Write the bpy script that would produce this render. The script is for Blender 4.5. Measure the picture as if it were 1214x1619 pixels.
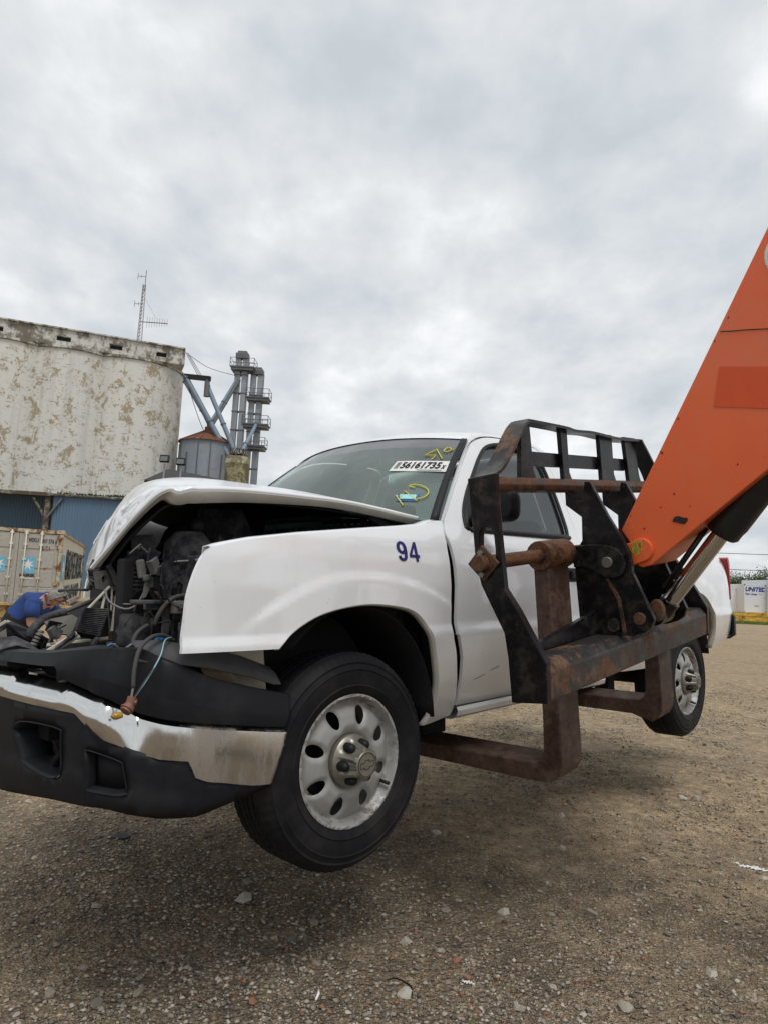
import bpy, bmesh, math, random
import numpy as np
from mathutils import Vector, Matrix, Euler
from mathutils.geometry import delaunay_2d_cdt
R = math.radians
random.seed(7); rng = np.random.default_rng(7)
for o in list(bpy.data.objects): bpy.data.objects.remove(o)
S = bpy.context.scene
COL = S.collection

# ------------------------------------------------------------------ camera
cd = bpy.data.cameras.new('camera'); cam = bpy.data.objects.new('camera', cd); COL.objects.link(cam)
cd.sensor_fit = 'VERTICAL'; cd.sensor_height = 36.0; cd.lens = 36.0*1126.4/1619.0
cd.clip_start = 0.02; cd.clip_end = 2000
cam.rotation_mode = 'XYZ'
_p, _r = R(5.945), R(3.068)
_fw = Vector((0, math.cos(_p), math.sin(_p))); _up = Vector((0, -math.sin(_p), math.cos(_p))); _ri = Vector((1, 0, 0))
_r2 = math.cos(_r)*_ri+math.sin(_r)*_up; _u2 = -math.sin(_r)*_ri+math.cos(_r)*_up
_m = Matrix((_r2, _u2, -_fw)).transposed()
cam.rotation_euler = _m.to_euler(); cam.location = (0, 0, 1.45)
S.camera = cam

# ------------------------------------------------------------------ sky
SUN_EL, SUN_AZ = R(62), R(165)      # azimuth from +Y clockwise: behind the camera, a little to the right
W = bpy.data.worlds.new('World'); S.world = W; W.use_nodes = True
nt = W.node_tree; nt.nodes.clear(); N = nt.nodes.new; L = nt.links.new
out = N('ShaderNodeOutputWorld'); tc = N('ShaderNodeTexCoord')
sky = N('ShaderNodeTexSky'); sky.sky_type = 'NISHITA'; sky.sun_disc = False
sky.sun_elevation = SUN_EL; sky.sun_rotation = SUN_AZ; sky.air_density = 1.0; sky.dust_density = 3.0
b1 = N('ShaderNodeBackground'); L(sky.outputs[0], b1.inputs[0]); b1.inputs[1].default_value = 0.07
sep = N('ShaderNodeSeparateXYZ'); L(tc.outputs['Generated'], sep.inputs[0])
def wm(op, a, b):
    n = N('ShaderNodeMath'); n.operation = op
    for i, v in enumerate((a, b)):
        if isinstance(v, (int, float)): n.inputs[i].default_value = v
        else: L(v, n.inputs[i])
    return n.outputs[0]
zz = wm('ADD', wm('MAXIMUM', sep.outputs[2], 0.0), 0.30)
cmb = N('ShaderNodeCombineXYZ'); L(wm('DIVIDE', sep.outputs[0], zz), cmb.inputs[0]); L(wm('DIVIDE', sep.outputs[1], zz), cmb.inputs[1])
def wnoise(scale, detail, rough, dist, off):
    mp = N('ShaderNodeMapping'); L(cmb.outputs[0], mp.inputs[0]); mp.inputs['Location'].default_value = off; mp.inputs['Scale'].default_value = (1.1, .85, 1); mp.inputs['Rotation'].default_value = (0, 0, .12)
    n = N('ShaderNodeTexNoise'); L(mp.outputs[0], n.inputs['Vector'])
    n.inputs['Scale'].default_value = scale; n.inputs['Detail'].default_value = detail
    n.inputs['Roughness'].default_value = rough; n.inputs['Distortion'].default_value = dist
    return n.outputs['Fac']
na = wnoise(3.1, 5, .50, .15, (3.1, 1.7, .3)); nb = wnoise(8.5, 5, .55, .15, (7.3, 2.2, .9)); nc = wnoise(.9, 2, .5, 0, (1.2, 5.5, 2.))
sm = wm('ADD', wm('ADD', wm('MULTIPLY', na, .56), wm('MULTIPLY', nb, .32)), wm('MULTIPLY', nc, .12))
cr = N('ShaderNodeValToRGB'); L(sm, cr.inputs[0]); e = cr.color_ramp.elements
e[0].position = .36; e[0].color = (.53, .572, .605, 1); e[1].position = .63; e[1].color = (.875, .885, .90, 1)
m1 = cr.color_ramp.elements.new(.45); m1.color = (.61, .645, .672, 1)
m2 = cr.color_ramp.elements.new(.535); m2.color = (.715, .735, .75, 1)
b2 = N('ShaderNodeBackground'); L(cr.outputs[0], b2.inputs[0]); b2.inputs[1].default_value = 1.0
mx = N('ShaderNodeMixShader'); mx.inputs[0].default_value = .93
L(b1.outputs[0], mx.inputs[1]); L(b2.outputs[0], mx.inputs[2]); L(mx.outputs[0], out.inputs[0])

# ------------------------------------------------------------------ sun behind the cloud, very soft
sd = bpy.data.lights.new('sun', 'SUN'); sd.energy = 1.5; sd.angle = R(24); sd.color = (1.0, .985, .965)
so = bpy.data.objects.new('sun', sd); COL.objects.link(so)
_d = Vector((math.sin(SUN_AZ)*math.cos(SUN_EL), math.cos(SUN_AZ)*math.cos(SUN_EL), math.sin(SUN_EL)))
so.rotation_euler = _d.to_track_quat('Z', 'Y').to_euler(); so.location = (0, 0, 40)
S.view_settings.view_transform = 'Standard'; S.view_settings.look = 'None'
S.view_settings.exposure = 0.22; S.view_settings.gamma = 1.0; S.view_settings.use_curve_mapping = False
S.render.resolution_x = 767; S.render.resolution_y = 1024

# ------------------------------------------------------------------ mesh helpers
class MB:
    def __init__(s): s.v = []; s.f = []; s.m = []; s.mi = 0
    def add(s, vs, fs):
        n = len(s.v); s.v += [tuple(v) for v in vs]
        for f in fs: s.f.append(tuple(i+n for i in f)); s.m.append(s.mi)
        return s
    def box(s, c, d, rot=(0, 0, 0)):
        M = Euler(rot).to_matrix(); c = Vector(c); h = Vector(d)*.5
        vs = [c+M@Vector((x*h.x, y*h.y, z*h.z)) for x in (-1, 1) for y in (-1, 1) for z in (-1, 1)]
        return s.add(vs, [(0, 1, 3, 2), (4, 6, 7, 5), (0, 4, 5, 1), (2, 3, 7, 6), (0, 2, 6, 4), (1, 5, 7, 3)])
    def bx(s, x0, x1, y0, y1, z0, z1): return s.box(((x0+x1)/2, (y0+y1)/2, (z0+z1)/2), (abs(x1-x0), abs(y1-y0), abs(z1-z0)))
    def bar(s, a, b, w, h, up=(0, 0, 1)):
        a = Vector(a); b = Vector(b); d = (b-a).normalized(); u = Vector(up)
        if abs(d.dot(u)) > .98: u = Vector((1, 0, 0))
        r = d.cross(u).normalized()*w*.5; u = r.cross(d).normalized()*h*.5
        vs = [p+i*r+j*u for p in (a, b) for i, j in ((-1, -1), (1, -1), (1, 1), (-1, 1))]
        return s.add(vs, [(0, 1, 2, 3), (7, 6, 5, 4), (0, 4, 5, 1), (1, 5, 6, 2), (2, 6, 7, 3), (3, 7, 4, 0)])
    def prism(s, poly, axis, d0, d1):
        n = len(poly)
        def P(q, d): return {'x': (d, q[0], q[1]), 'y': (q[0], d, q[1]), 'z': (q[0], q[1], d)}[axis]
        vs = [P(q, d0) for q in poly]+[P(q, d1) for q in poly]
        fs = [tuple(range(n)), tuple(range(2*n-1, n-1, -1))]+[(i, i+n, (i+1) % n+n, (i+1) % n) for i in range(n)]
        return s.add(vs, fs)
    def tube(s, pts, r, seg=8, caps=True):
        pts = [Vector(p) for p in pts]; n = len(pts); rs = r if isinstance(r, (list, tuple)) else [r]*n
        vs = []; prev = None
        for i, p in enumerate(pts):
            d = (pts[min(i+1, n-1)]-pts[max(i-1, 0)]).normalized()
            if prev is None:
                a = Vector((0, 0, 1)) if abs(d.z) < .9 else Vector((1, 0, 0)); u = d.cross(a).normalized()
            else: u = (prev-d*prev.dot(d)).normalized()
            prev = u; w = d.cross(u)
            vs += [p+rs[i]*(math.cos(t)*u+math.sin(t)*w) for t in [2*math.pi*k/seg for k in range(seg)]]
        fs = [(i*seg+k, i*seg+(k+1) % seg, (i+1)*seg+(k+1) % seg, (i+1)*seg+k) for i in range(n-1) for k in range(seg)]
        if caps: fs += [tuple(range(seg-1, -1, -1)), tuple((n-1)*seg+k for k in range(seg))]
        return s.add(vs, fs)
    def lathe(s, prof, seg=48, axis='y', c=(0, 0, 0), close=False, fn=None):
        # prof: list of (radius, offset along axis)
        vs = []; n = len(prof)
        for k in range(seg):
            t = 2*math.pi*k/seg
            for j, (r, o) in enumerate(prof):
                if fn: r, o = fn(k, j, r, o)
                a, b = r*math.cos(t), r*math.sin(t)
                q = {'y': (a, o, b), 'z': (a, b, o), 'x': (o, a, b)}[axis]
                vs.append((q[0]+c[0], q[1]+c[1], q[2]+c[2]))
        m = n if close else n-1
        fs = [(k*n+j, k*n+(j+1) % n, ((k+1) % seg)*n+(j+1) % n, ((k+1) % seg)*n+j) for k in range(seg) for j in range(m)]
        return s.add(vs, fs)
    def grid(s, P, wrap=False):
        nu, nv = len(P), len(P[0]); vs = [p for row in P for p in row]
        return s.add(vs, [(i*nv+j, i*nv+j+1, (i+1)*nv+j+1, (i+1)*nv+j) for i in range(nu-1) for j in range(nv-1)])
    def xf(s, M):
        s.v = [tuple(M@Vector(v)) for v in s.v]; return s
    def mirror_y(s):
        s.v = [(a, -b, c) for a, b, c in s.v]; s.f = [tuple(reversed(f)) for f in s.f]; return s
def obj(name, mb, mat, parent=None, smooth=False, bevel=0, solid=0, sub=0, recalc=True, seg=2, angle=40, off=-1):
    me = bpy.data.meshes.new(name)
    me.from_pydata(mb.v, [], mb.f)
    mats = mat if isinstance(mat, (list, tuple)) else [mat]
    for m in mats: me.materials.append(m)
    if len(mats) > 1: me.polygons.foreach_set('material_index', mb.m)
    if recalc:
        bm = bmesh.new(); bm.from_mesh(me); bmesh.ops.recalc_face_normals(bm, faces=bm.faces); bm.to_mesh(me); bm.free()
    if smooth:
        me.polygons.foreach_set('use_smooth', [True]*len(me.polygons))
        if smooth == 'auto': me.set_sharp_from_angle(angle=R(angle))
    me.update()
    o = bpy.data.objects.new(name, me); COL.objects.link(o)
    if parent: o.parent = parent
    if sub:
        m = o.modifiers.new('s', 'SUBSURF'); m.levels = m.render_levels = sub
    if solid:
        m = o.modifiers.new('t', 'SOLIDIFY'); m.thickness = solid; m.offset = off
    if bevel:
        m = o.modifiers.new('b', 'BEVEL'); m.width = bevel; m.segments = seg; m.limit_method = 'ANGLE'; m.angle_limit = R(38)
    return o
def empty(name, loc=(0, 0, 0), rot=(0, 0, 0), parent=None):
    o = bpy.data.objects.new(name, None); COL.objects.link(o); o.location = loc; o.rotation_euler = rot
    o.empty_display_size = .1
    if parent: o.parent = parent
    return o
def tag(o, label, cat, group=None):
    o['label'] = label; o['category'] = cat
    if group: o['group'] = group
    return o
def struct(o): o['kind'] = 'structure'; return o
def copy_tree(o, parent=None):
    c = o.copy(); COL.objects.link(c); c.parent = parent
    for ch in list(o.children): copy_tree(ch, c)
    return c
def smooth_poly(pts, closed=True, ang=42, n=3):
    # Catmull-Rom through the points, keeping corners sharper than ang
    P = [Vector((p[0], p[1])) for p in pts]; N_ = len(P); o = []
    def corner(i):
        a = P[i]-P[i-1]; b = P[(i+1) % N_]-P[i]
        return a.length < 1e-9 or b.length < 1e-9 or a.angle(b) > R(ang)
    C_ = [corner(i) for i in range(N_)]
    for i in range(N_ if closed else N_-1):
        p1, p2 = P[i], P[(i+1) % N_]; p0 = P[i-1]; p3 = P[(i+2) % N_]
        if C_[i]: p0 = p1
        if C_[(i+1) % N_]: p3 = p2
        o.append(p1)
        for k in range(1, n):
            t = k/n
            o.append(.5*((2*p1)+(p2-p0)*t+(2*p0-5*p1+4*p2-p3)*t*t+(3*p1-p0-3*p2+p3)*t**3))
    if not closed: o.append(P[-1])
    return [(q.x, q.y) for q in o]
def pip(x, y, poly):
    c = False; j = len(poly)-1
    for i in range(len(poly)):
        xi, yi = poly[i]; xj, yj = poly[j]
        if (yi > y) != (yj > y) and x < (xj-xi)*(y-yi)/(yj-yi)+xi: c = not c
        j = i
    return c
def densify(poly, res):
    o = []
    for i, a in enumerate(poly):
        b = poly[(i+1) % len(poly)]; d = math.hypot(b[0]-a[0], b[1]-a[1]); k = max(1, int(round(d/res)))
        for j in range(k): o.append((a[0]+(b[0]-a[0])*j/k, a[1]+(b[1]-a[1])*j/k))
    return o
def cdt_panel(outline, res, lift, holes=(), flip=False, extra=()):
    """fills a 2D outline with a fine triangle net and lifts every point onto a surface"""
    loops = [densify(outline, res)]+[densify(h, res*.8) for h in holes]
    vs = []; es = []
    for lp in loops:
        n = len(vs); vs += lp; es += [(n+i, n+(i+1) % len(lp)) for i in range(len(lp))]
    B = np.array(vs); x0, y0 = B.min(0); x1, y1 = B.max(0)
    gx = np.arange(x0+res*.5, x1, res); gy = np.arange(y0+res*.5, y1, res)
    for i, a in enumerate(gx):
        for j, b in enumerate(gy):
            a2 = a+(res*.5 if j % 2 else 0)
            if ((B[:, 0]-a2)**2+(B[:, 1]-b)**2).min() < (res*.55)**2: continue
            if not pip(a2, b, loops[0]) or any(pip(a2, b, h) for h in loops[1:]): continue
            vs.append((a2, b))
    for q in extra: vs.append(q)
    rv, re, rf, *_ = delaunay_2d_cdt([Vector(v) for v in vs], es, [], 1, 1e-6)
    mb = MB(); fs = []
    for f in rf:
        cx = sum(rv[i].x for i in f)/len(f); cy = sum(rv[i].y for i in f)/len(f)
        if not pip(cx, cy, loops[0]) or any(pip(cx, cy, h) for h in loops[1:]): continue
        fs.append(tuple(reversed(f)) if flip else tuple(f))
    mb.add([lift(v.x, v.y) for v in rv], fs)
    return mb
def shell(name, mb, thick, mat, parent, Y, mirror=False):
    """a pressed sheet: lifted net with exact surface normals, a rim and an inner skin"""
    v = list(mb.v); f = list(mb.f); n = len(v); cnt = {}
    for q in f:
        for i in range(len(q)):
            a, b = q[i], q[(i+1) % len(q)]; cnt[(a, b)] = cnt.get((a, b), 0)+1
    bd = [e for e in cnt if (e[1], e[0]) not in cnt]
    V_ = v+[(p[0], p[1]-thick, p[2]) for p in v]; F_ = f+[tuple(i+n for i in reversed(q)) for q in f]+[(b, a, a+n, b+n) for a, b in bd]
    h = .004; N_ = []
    for p in v:
        dx = (Y(p[0]+h, p[2])-Y(p[0]-h, p[2]))/(2*h); dz = (Y(p[0], p[2]+h)-Y(p[0], p[2]-h))/(2*h); N_.append(Vector((-dx, 1, -dz)).normalized())
    if mirror:
        V_ = [(a, -b, c) for a, b, c in V_]; F_ = [tuple(reversed(q)) for q in F_]; N_ = [Vector((q.x, -q.y, q.z)) for q in N_]
    me = bpy.data.meshes.new(name); me.from_pydata(V_, [], F_); me.materials.append(mat)
    me.polygons.foreach_set('use_smooth', [True]*len(me.polygons)); me.update()
    nf = len(f); LN = []
    for p in me.polygons:
        for li in p.loop_indices:
            vi = me.loops[li].vertex_index; LN.append(N_[vi] if p.index < nf else (-N_[vi-n] if p.index < 2*nf else p.normal.copy()))
    me.normals_split_custom_set([tuple(x) for x in LN])
    o = bpy.data.objects.new(name, me); COL.objects.link(o); o.parent = parent; return o
def crom(P, t):
    # Catmull-Rom sample of a list of vectors, t in 0..1
    n = len(P)-1; x = min(max(t, 0), 1)*n; i = min(int(x), n-1); f = x-i
    p1, p2 = P[i], P[i+1]; p0 = P[i-1] if i > 0 else 2*p1-p2; p3 = P[i+2] if i+2 <= n else 2*p2-p1
    return .5*((2*p1)+(p2-p0)*f+(2*p0-5*p1+4*p2-p3)*f*f+(3*p1-p0-3*p2+p3)*f**3)
def path(pts, n):
    P = [Vector(p) for p in pts]; return [crom(P, i/(n-1)) for i in range(n)]
def text_mb(txt, size, ext=.001, bold=0.0, shear=0.0, sx=1.0, align='CENTER', space=1.0):
    cu = bpy.data.curves.new('t', 'FONT'); cu.body = txt; cu.size = size; cu.extrude = ext; cu.offset = bold
    cu.shear = shear; cu.align_x = align; cu.align_y = 'CENTER'; cu.space_character = space; cu.resolution_u = 3
    o = bpy.data.objects.new('t', cu); COL.objects.link(o)
    dg = bpy.context.evaluated_depsgraph_get(); dg.update()
    me = o.evaluated_get(dg).to_mesh(); mb = MB()
    mb.add([(v.co.x*sx, v.co.y, v.co.z) for v in me.vertices], [tuple(p.vertices) for p in me.polygons])
    o.evaluated_get(dg).to_mesh_clear(); bpy.data.objects.remove(o); bpy.data.curves.remove(cu)
    return mb
def frame(o, x, y):
    # matrix putting local (x,y,z) onto origin o with axes x, y, x cross y
    x = Vector(x).normalized(); y = Vector(y).normalized(); z = x.cross(y).normalized(); y = z.cross(x)
    M = Matrix((x, y, z)).transposed().to_4x4(); M.translation = Vector(o); return M

# ------------------------------------------------------------------ materials
class NT:
    def __init__(s, name):
        s.m = bpy.data.materials.new(name); s.m.use_nodes = True; s.t = s.m.node_tree; s.b = s.t.nodes['Principled BSDF']
        s.out = s.t.nodes['Material Output']; s.tc = s.t.nodes.new('ShaderNodeTexCoord')
    def n(s, k): return s.t.nodes.new(k)
    def l(s, a, b): s.t.links.new(a, b)
    def put(s, v, i):
        if isinstance(v, (int, float)): i.default_value = v
        elif isinstance(v, (tuple, list)): i.default_value = tuple(v)+((1,) if len(v) == 3 and i.type == 'RGBA' else ())
        else: s.l(v, i)
    def map(s, scale=(1, 1, 1), co='Object', loc=(0, 0, 0)):
        m = s.n('ShaderNodeMapping'); s.l(s.tc.outputs[co], m.inputs[0])
        m.inputs['Scale'].default_value = scale; m.inputs['Location'].default_value = loc; return m.outputs[0]
    def noise(s, scale, detail=4, rough=.55, vec=None, dist=0):
        n = s.n('ShaderNodeTexNoise'); s.l(vec if vec else s.tc.outputs['Object'], n.inputs['Vector'])
        n.inputs['Scale'].default_value = scale; n.inputs['Detail'].default_value = detail
        n.inputs['Roughness'].default_value = rough; n.inputs['Distortion'].default_value = dist; return n.outputs['Fac']
    def vor(s, scale, vec=None, feat='F1', outp='Distance'):
        n = s.n('ShaderNodeTexVoronoi'); s.l(vec if vec else s.tc.outputs['Object'], n.inputs['Vector'])
        n.feature = feat; n.inputs['Scale'].default_value = scale; return n.outputs[outp]
    def math(s, op, a, b=0.0):
        n = s.n('ShaderNodeMath'); n.operation = op; s.put(a, n.inputs[0]); s.put(b, n.inputs[1]); return n.outputs[0]
    def step(s, x, a, b):
        n = s.n('ShaderNodeMapRange'); s.put(x, n.inputs[0]); n.inputs[1].default_value = a; n.inputs[2].default_value = b
        n.interpolation_type = 'SMOOTHSTEP'; return n.outputs[0]
    def mix(s, f, a, b, mode='MIX'):
        n = s.n('ShaderNodeMix'); n.data_type = 'RGBA'; n.blend_type = mode
        s.put(f, n.inputs[0]); s.put(a, n.inputs[6]); s.put(b, n.inputs[7]); return n.outputs[2]
    def ramp(s, x, stops):
        n = s.n('ShaderNodeValToRGB'); s.put(x, n.inputs[0]); e = n.color_ramp.elements
        while len(e) < len(stops): e.new(.5)
        for i, (p, c) in enumerate(stops): e[i].position = p; e[i].color = (*c, 1)
        return n.outputs[0]
    def bump(s, h, strength=.3, dist=.01):
        n = s.n('ShaderNodeBump'); s.put(h, n.inputs['Height']); n.inputs['Strength'].default_value = strength
        n.inputs['Distance'].default_value = dist; s.l(n.outputs[0], s.b.inputs['Normal'])
    def set(s, col=None, rough=None, metal=None, spec=None, coat=None, coat_rough=None):
        for v, k in ((col, 'Base Color'), (rough, 'Roughness'), (metal, 'Metallic'), (spec, 'Specular IOR Level'), (coat, 'Coat Weight'), (coat_rough, 'Coat Roughness')):
            if v is not None: s.put(v, s.b.inputs[k])
        return s.m
def plain(name, col, rough=.6, metal=0, var=.15, scale=8, bump=0, bscale=60, spec=None):
    t = NT(name); n = t.noise(scale, 5, .6)
    c = t.mix(n, tuple(x*(1-var) for x in col), tuple(min(1, x*(1+var)) for x in col))
    if bump: t.bump(t.noise(bscale, 4, .6), bump, .004)
    r = t.math('ADD', t.math('MULTIPLY', t.noise(scale*2.3, 4), .16), rough-.08)
    return t.set(c, r, metal, spec)
def worn(name, paint, rust, amount, scale=5, rough=.5, metal=0, rough2=.85, rust2=None, dust_haze=0, spec=.4, speck=1.0):
    """paint that has chipped and rusted in patches"""
    t = NT(name); n1 = t.noise(scale, 7, .66, dist=.3); n2 = t.noise(scale*6, 5, .7)
    k = t.math('ADD', t.math('MULTIPLY', n1, .72), t.math('MULTIPLY', n2, .28))
    f = t.step(k, .66-amount*.36-.035, .66-amount*.36+.045)
    rc = t.mix(t.noise(scale*4, 5, .6), rust, rust2 or tuple(x*.45 for x in rust))
    pc = t.mix(t.noise(scale*.7, 4, .6), tuple(x*.8 for x in paint), tuple(min(1, x*1.18) for x in paint))
    c = t.mix(f, pc, rc)
    c = t.mix(speck, c, t.ramp(t.noise(scale*7, 9, .8), [(.30, (.50, .48, .46)), (.52, (1.05, 1.03, 1.0)), (.72, (1.75, 1.65, 1.5))]), 'MULTIPLY')
    if dust_haze:
        c = t.mix(t.math('MULTIPLY', t.step(t.noise(scale*1.7, 6, .7), .45, .7), dust_haze), c, (.34, .29, .22))
    t.bump(t.math('SUBTRACT', t.math('MULTIPLY', n2, .5), t.math('MULTIPLY', f, .6)), .25, .004)
    return t.set(c, t.math('ADD', t.math('MULTIPLY', f, rough2-rough), rough), t.math('MULTIPLY', t.math('SUBTRACT', 1.0, f), metal), spec)
M = {}
def build_mats():
    # white truck paint with road film low down and fine specks
    t = NT('white_paint'); n = t.noise(2.2, 6, .62); sp = t.noise(46, 3, .6)
    sx = t.n('ShaderNodeSeparateXYZ'); t.l(t.tc.outputs['Object'], sx.inputs[0])
    low = t.step(t.math('ADD', sx.outputs[2], t.math('MULTIPLY', n, .22)), .86, .54)
    c = t.mix(n, (.735, .745, .755), (.79, .80, .81))
    c = t.mix(t.math('MULTIPLY', low, .34), c, (.50, .46, .40))
    c = t.mix(t.math('MULTIPLY', t.step(sp, .70, .76), .5), c, (.30, .26, .21))
    grime = t.step(t.noise(3.2, 9, .78, t.map((1.6, 1, .45))), .52, .74); c = t.mix(t.math('MULTIPLY', grime, .22), c, (.42, .38, .32))
    t.bump(t.math('ADD', t.noise(3.2, 2, .5), t.math('MULTIPLY', t.noise(9, 2, .5), .25)), .10, .03)
    M['white'] = t.set(c, t.math('ADD', t.math('MULTIPLY', t.noise(5, 5), .14), t.math('ADD', t.math('MULTIPLY', grime, .12), .14)), 0, .5, .9, .04)
    # the hood: same paint, scuffed black towards the crushed front
    t = NT('hood_paint'); n = t.noise(2.2, 6, .62)
    sx = t.n('ShaderNodeSeparateXYZ'); t.l(t.tc.outputs['Object'], sx.inputs[0])
    c = t.mix(n, (.735, .745, .755), (.79, .80, .81))
    fr = t.step(t.math('SUBTRACT', sx.outputs[0], t.math('MULTIPLY', sx.outputs[2], 1.1)), -1.02, -.62)
    scf = t.math('MULTIPLY', fr, t.step(t.noise(6, 9, .76, t.map((1, 1.7, 1.0)), 1.4), .47, .62))
    c = t.mix(t.math('MULTIPLY', scf, .78), c, (.12, .104, .088))
    M['hood'] = t.set(c, t.math('ADD', t.math('MULTIPLY', scf, .35), .3), 0, .5, .5, .08)
    M['inner_white'] = plain('inner_white', (.50, .48, .43), .5, 0, .3, 9)
    M['beige'] = plain('primer_beige', (.45, .42, .34), .6, 0, .35, 14)
    t = NT('dark_plastic'); n = t.noise(7, 6, .65); d = t.step(t.noise(3.0, 6, .7), .42, .72)
    c = t.mix(n, (.008, .0085, .011), (.018, .019, .023)); c = t.mix(t.math('MULTIPLY', d, .13), c, (.12, .112, .10))
    t.bump(t.noise(240, 3, .6), .12, .002); M['plastic'] = t.set(c, t.math('ADD', t.math('MULTIPLY', d, .25), .42), 0, .14)
    t = NT('bay_plastic'); d = t.step(t.noise(6.0, 7, .72), .40, .66)
    c = t.mix(t.noise(16, 5, .6), (.008, .008, .011), (.022, .022, .028)); c = t.mix(t.math('MULTIPLY', d, .62), c, (.19, .185, .18))
    t.bump(t.noise(40, 4, .6), .25, .004); M['bay'] = t.set(c, .6, 0, .2)
    M['black'] = plain('black_rubber', (.009, .009, .010), .55, 0, .4, 10, spec=.3)
    M['deep'] = plain('deep_black', (.008, .008, .009), .8, 0, .4, 10)
    M['liner'] = plain('liner_black', (.012, .012, .013), .85, 0, .5, 8, .3, 50, .2)
    t = NT('chrome'); s1 = t.noise(9, 6, .7, t.map((1, 1, 14))); s2 = t.noise(60, 4, .7, t.map((1, 1, .12)))
    sxc = t.n('ShaderNodeSeparateXYZ'); t.l(t.tc.outputs['Object'], sxc.inputs[0])
    d = t.step(t.math('ADD', t.noise(8, 6, .7, t.map((1, 1, .35))), t.math('MULTIPLY', t.step(sxc.outputs[0], .84, .60), .20)), .60, .82)
    c = t.mix(t.math('MULTIPLY', d, .62), (.66, .66, .65), (.30, .23, .15))
    t.bump(t.noise(2.6, 2, .5), .10, .05)
    M['chrome'] = t.set(c, t.math('ADD', t.math('MULTIPLY', s2, .16), t.math('ADD', t.math('MULTIPLY', d, .25), .05)), t.math('SUBTRACT', 1.0, t.math('MULTIPLY', d, .35)))
    t = NT('tyre'); n = t.noise(9, 6, .68); d = t.step(t.noise(4.0, 6, .7), .40, .70)
    c = t.mix(n, (.006, .006, .0075), (.014, .014, .017)); c = t.mix(t.math('MULTIPLY', d, .14), c, (.12, .108, .09))
    t.bump(t.noise(120, 4, .7), .2, .003); M['tyre'] = t.set(c, .62, 0, .12)
    t = NT('rim_steel'); n = t.noise(7, 6, .65); d = t.step(t.noise(13, 7, .72), .45, .72)
    c = t.mix(n, (.27, .265, .25), (.34, .335, .32)); c = t.mix(t.math('MULTIPLY', d, .26), c, (.17, .15, .12))
    rx = t.n('ShaderNodeSeparateXYZ'); t.l(t.tc.outputs['Object'], rx.inputs[0])
    rad = t.math('SQRT', t.math('ADD', t.math('POWER', rx.outputs[0], 2.0), t.math('POWER', rx.outputs[2], 2.0)))
    edge = t.math('MULTIPLY', t.step(rad, .195, .212), t.step(t.noise(16, 7, .72), .52, .64))
    c = t.mix(t.math('MULTIPLY', edge, .7), c, (.10, .06, .035))
    t.bump(t.noise(90, 3, .6), .06, .002); M['rim'] = t.set(c, t.math('ADD', t.math('MULTIPLY', d, .2), .42), .12)
    t = NT('hub_steel'); n = t.noise(30, 6, .7, t.map((1, .25, 1)))
    M['hub'] = t.set(t.mix(n, (.13, .12, .095), (.36, .34, .29)), .38, .6)
    # glass
    def glass(name, tint, hazec, dust_haze, refl_r):
        t = NT(name); t.t.nodes.remove(t.b)
        tr = t.n('ShaderNodeBsdfTransparent'); tr.inputs[0].default_value = (*tint, 1)
        gl = t.n('ShaderNodeBsdfGlossy'); gl.inputs['Roughness'].default_value = refl_r; gl.inputs[0].default_value = (.95, .97, .96, 1)
        df = t.n('ShaderNodeBsdfDiffuse'); df.inputs[0].default_value = (*hazec, 1)  # milky diffuse layer: sky reflection put into the colour of the panes
        fr = t.n('ShaderNodeFresnel'); fr.inputs[0].default_value = 1.52
        m1 = t.n('ShaderNodeMixShader'); t.l(tr.outputs[0], m1.inputs[1]); t.l(df.outputs[0], m1.inputs[2])
        t.l(t.math('MULTIPLY', t.math('ADD', t.noise(3, 6, .7), .5), dust_haze), m1.inputs[0])
        m2 = t.n('ShaderNodeMixShader'); t.l(fr.outputs[0], m2.inputs[0]); t.l(m1.outputs[0], m2.inputs[1]); t.l(gl.outputs[0], m2.inputs[2])
        t.l(m2.outputs[0], t.out.inputs[0]); return t.m
    M['windshield'] = glass('windshield_glass', (.40, .57, .50), (.34, .42, .385), .24, .02)
    M['tint_band'] = glass('shade_band', (.20, .21, .23), (.34, .34, .37), .42, .02)
    M['side_glass'] = glass('side_glass', (.16, .185, .185), (.22, .23, .23), .05, .01)
    M['red_lens'] = plain('red_lens', (.30, .012, .012), .18, 0, .2, 12)
    M['interior'] = plain('interior_grey', (.05, .052, .055), .8, 0, .3, 6)
    # handler steel
    M['orange'] = None
    t = NT('orange_paint'); n = t.noise(1.4, 6, .62); ch = t.noise(7, 7, .74, dist=.3)
    c = t.mix(n, (.70, .100, .023), (.86, .155, .040))
    c = t.mix(t.math('MULTIPLY', t.step(t.noise(2.4, 6, .7), .42, .7), .22), c, (.52, .24, .15))
    chip = t.math('MAXIMUM', t.step(ch, .70, .715), t.math('MULTIPLY', t.step(t.noise(26, 8, .8), .68, .70), .8)); c = t.mix(t.math('MULTIPLY', t.step(t.noise(3.5, 9, .8, t.map((1, 1, .25))), .52, .70), .35), c, (.33, .12, .06)); c = t.mix(chip, c, (.055, .035, .025))
    t.bump(t.math('MULTIPLY', chip, -1.0), .3, .002)
    M['orange'] = t.set(c, t.math('ADD', t.math('MULTIPLY', n, .2), .32), 0, .5, .15, .2)
    M['orange_patch'] = plain('orange_patch', (.66, .078, .012), .42, 0, .14, 9)
    M['blacksteel'] = worn('black_worn_steel', (.006, .006, .008), (.10, .046, .022), .10, 9, .30, .0, .8, (.032, .019, .014), .09, .22)
    M['blackrust'] = worn('black_steel_rubbed', (.010, .010, .012), (.17, .075, .034), .36, 9, .32, .1, .7, (.05, .03, .02), .2)
    M['rustbeam'] = worn('rusty_beam_steel', (.030, .029, .030), (.165, .072, .030), .36, 8, .48, .3, .85, (.052, .030, .020), .18)
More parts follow.
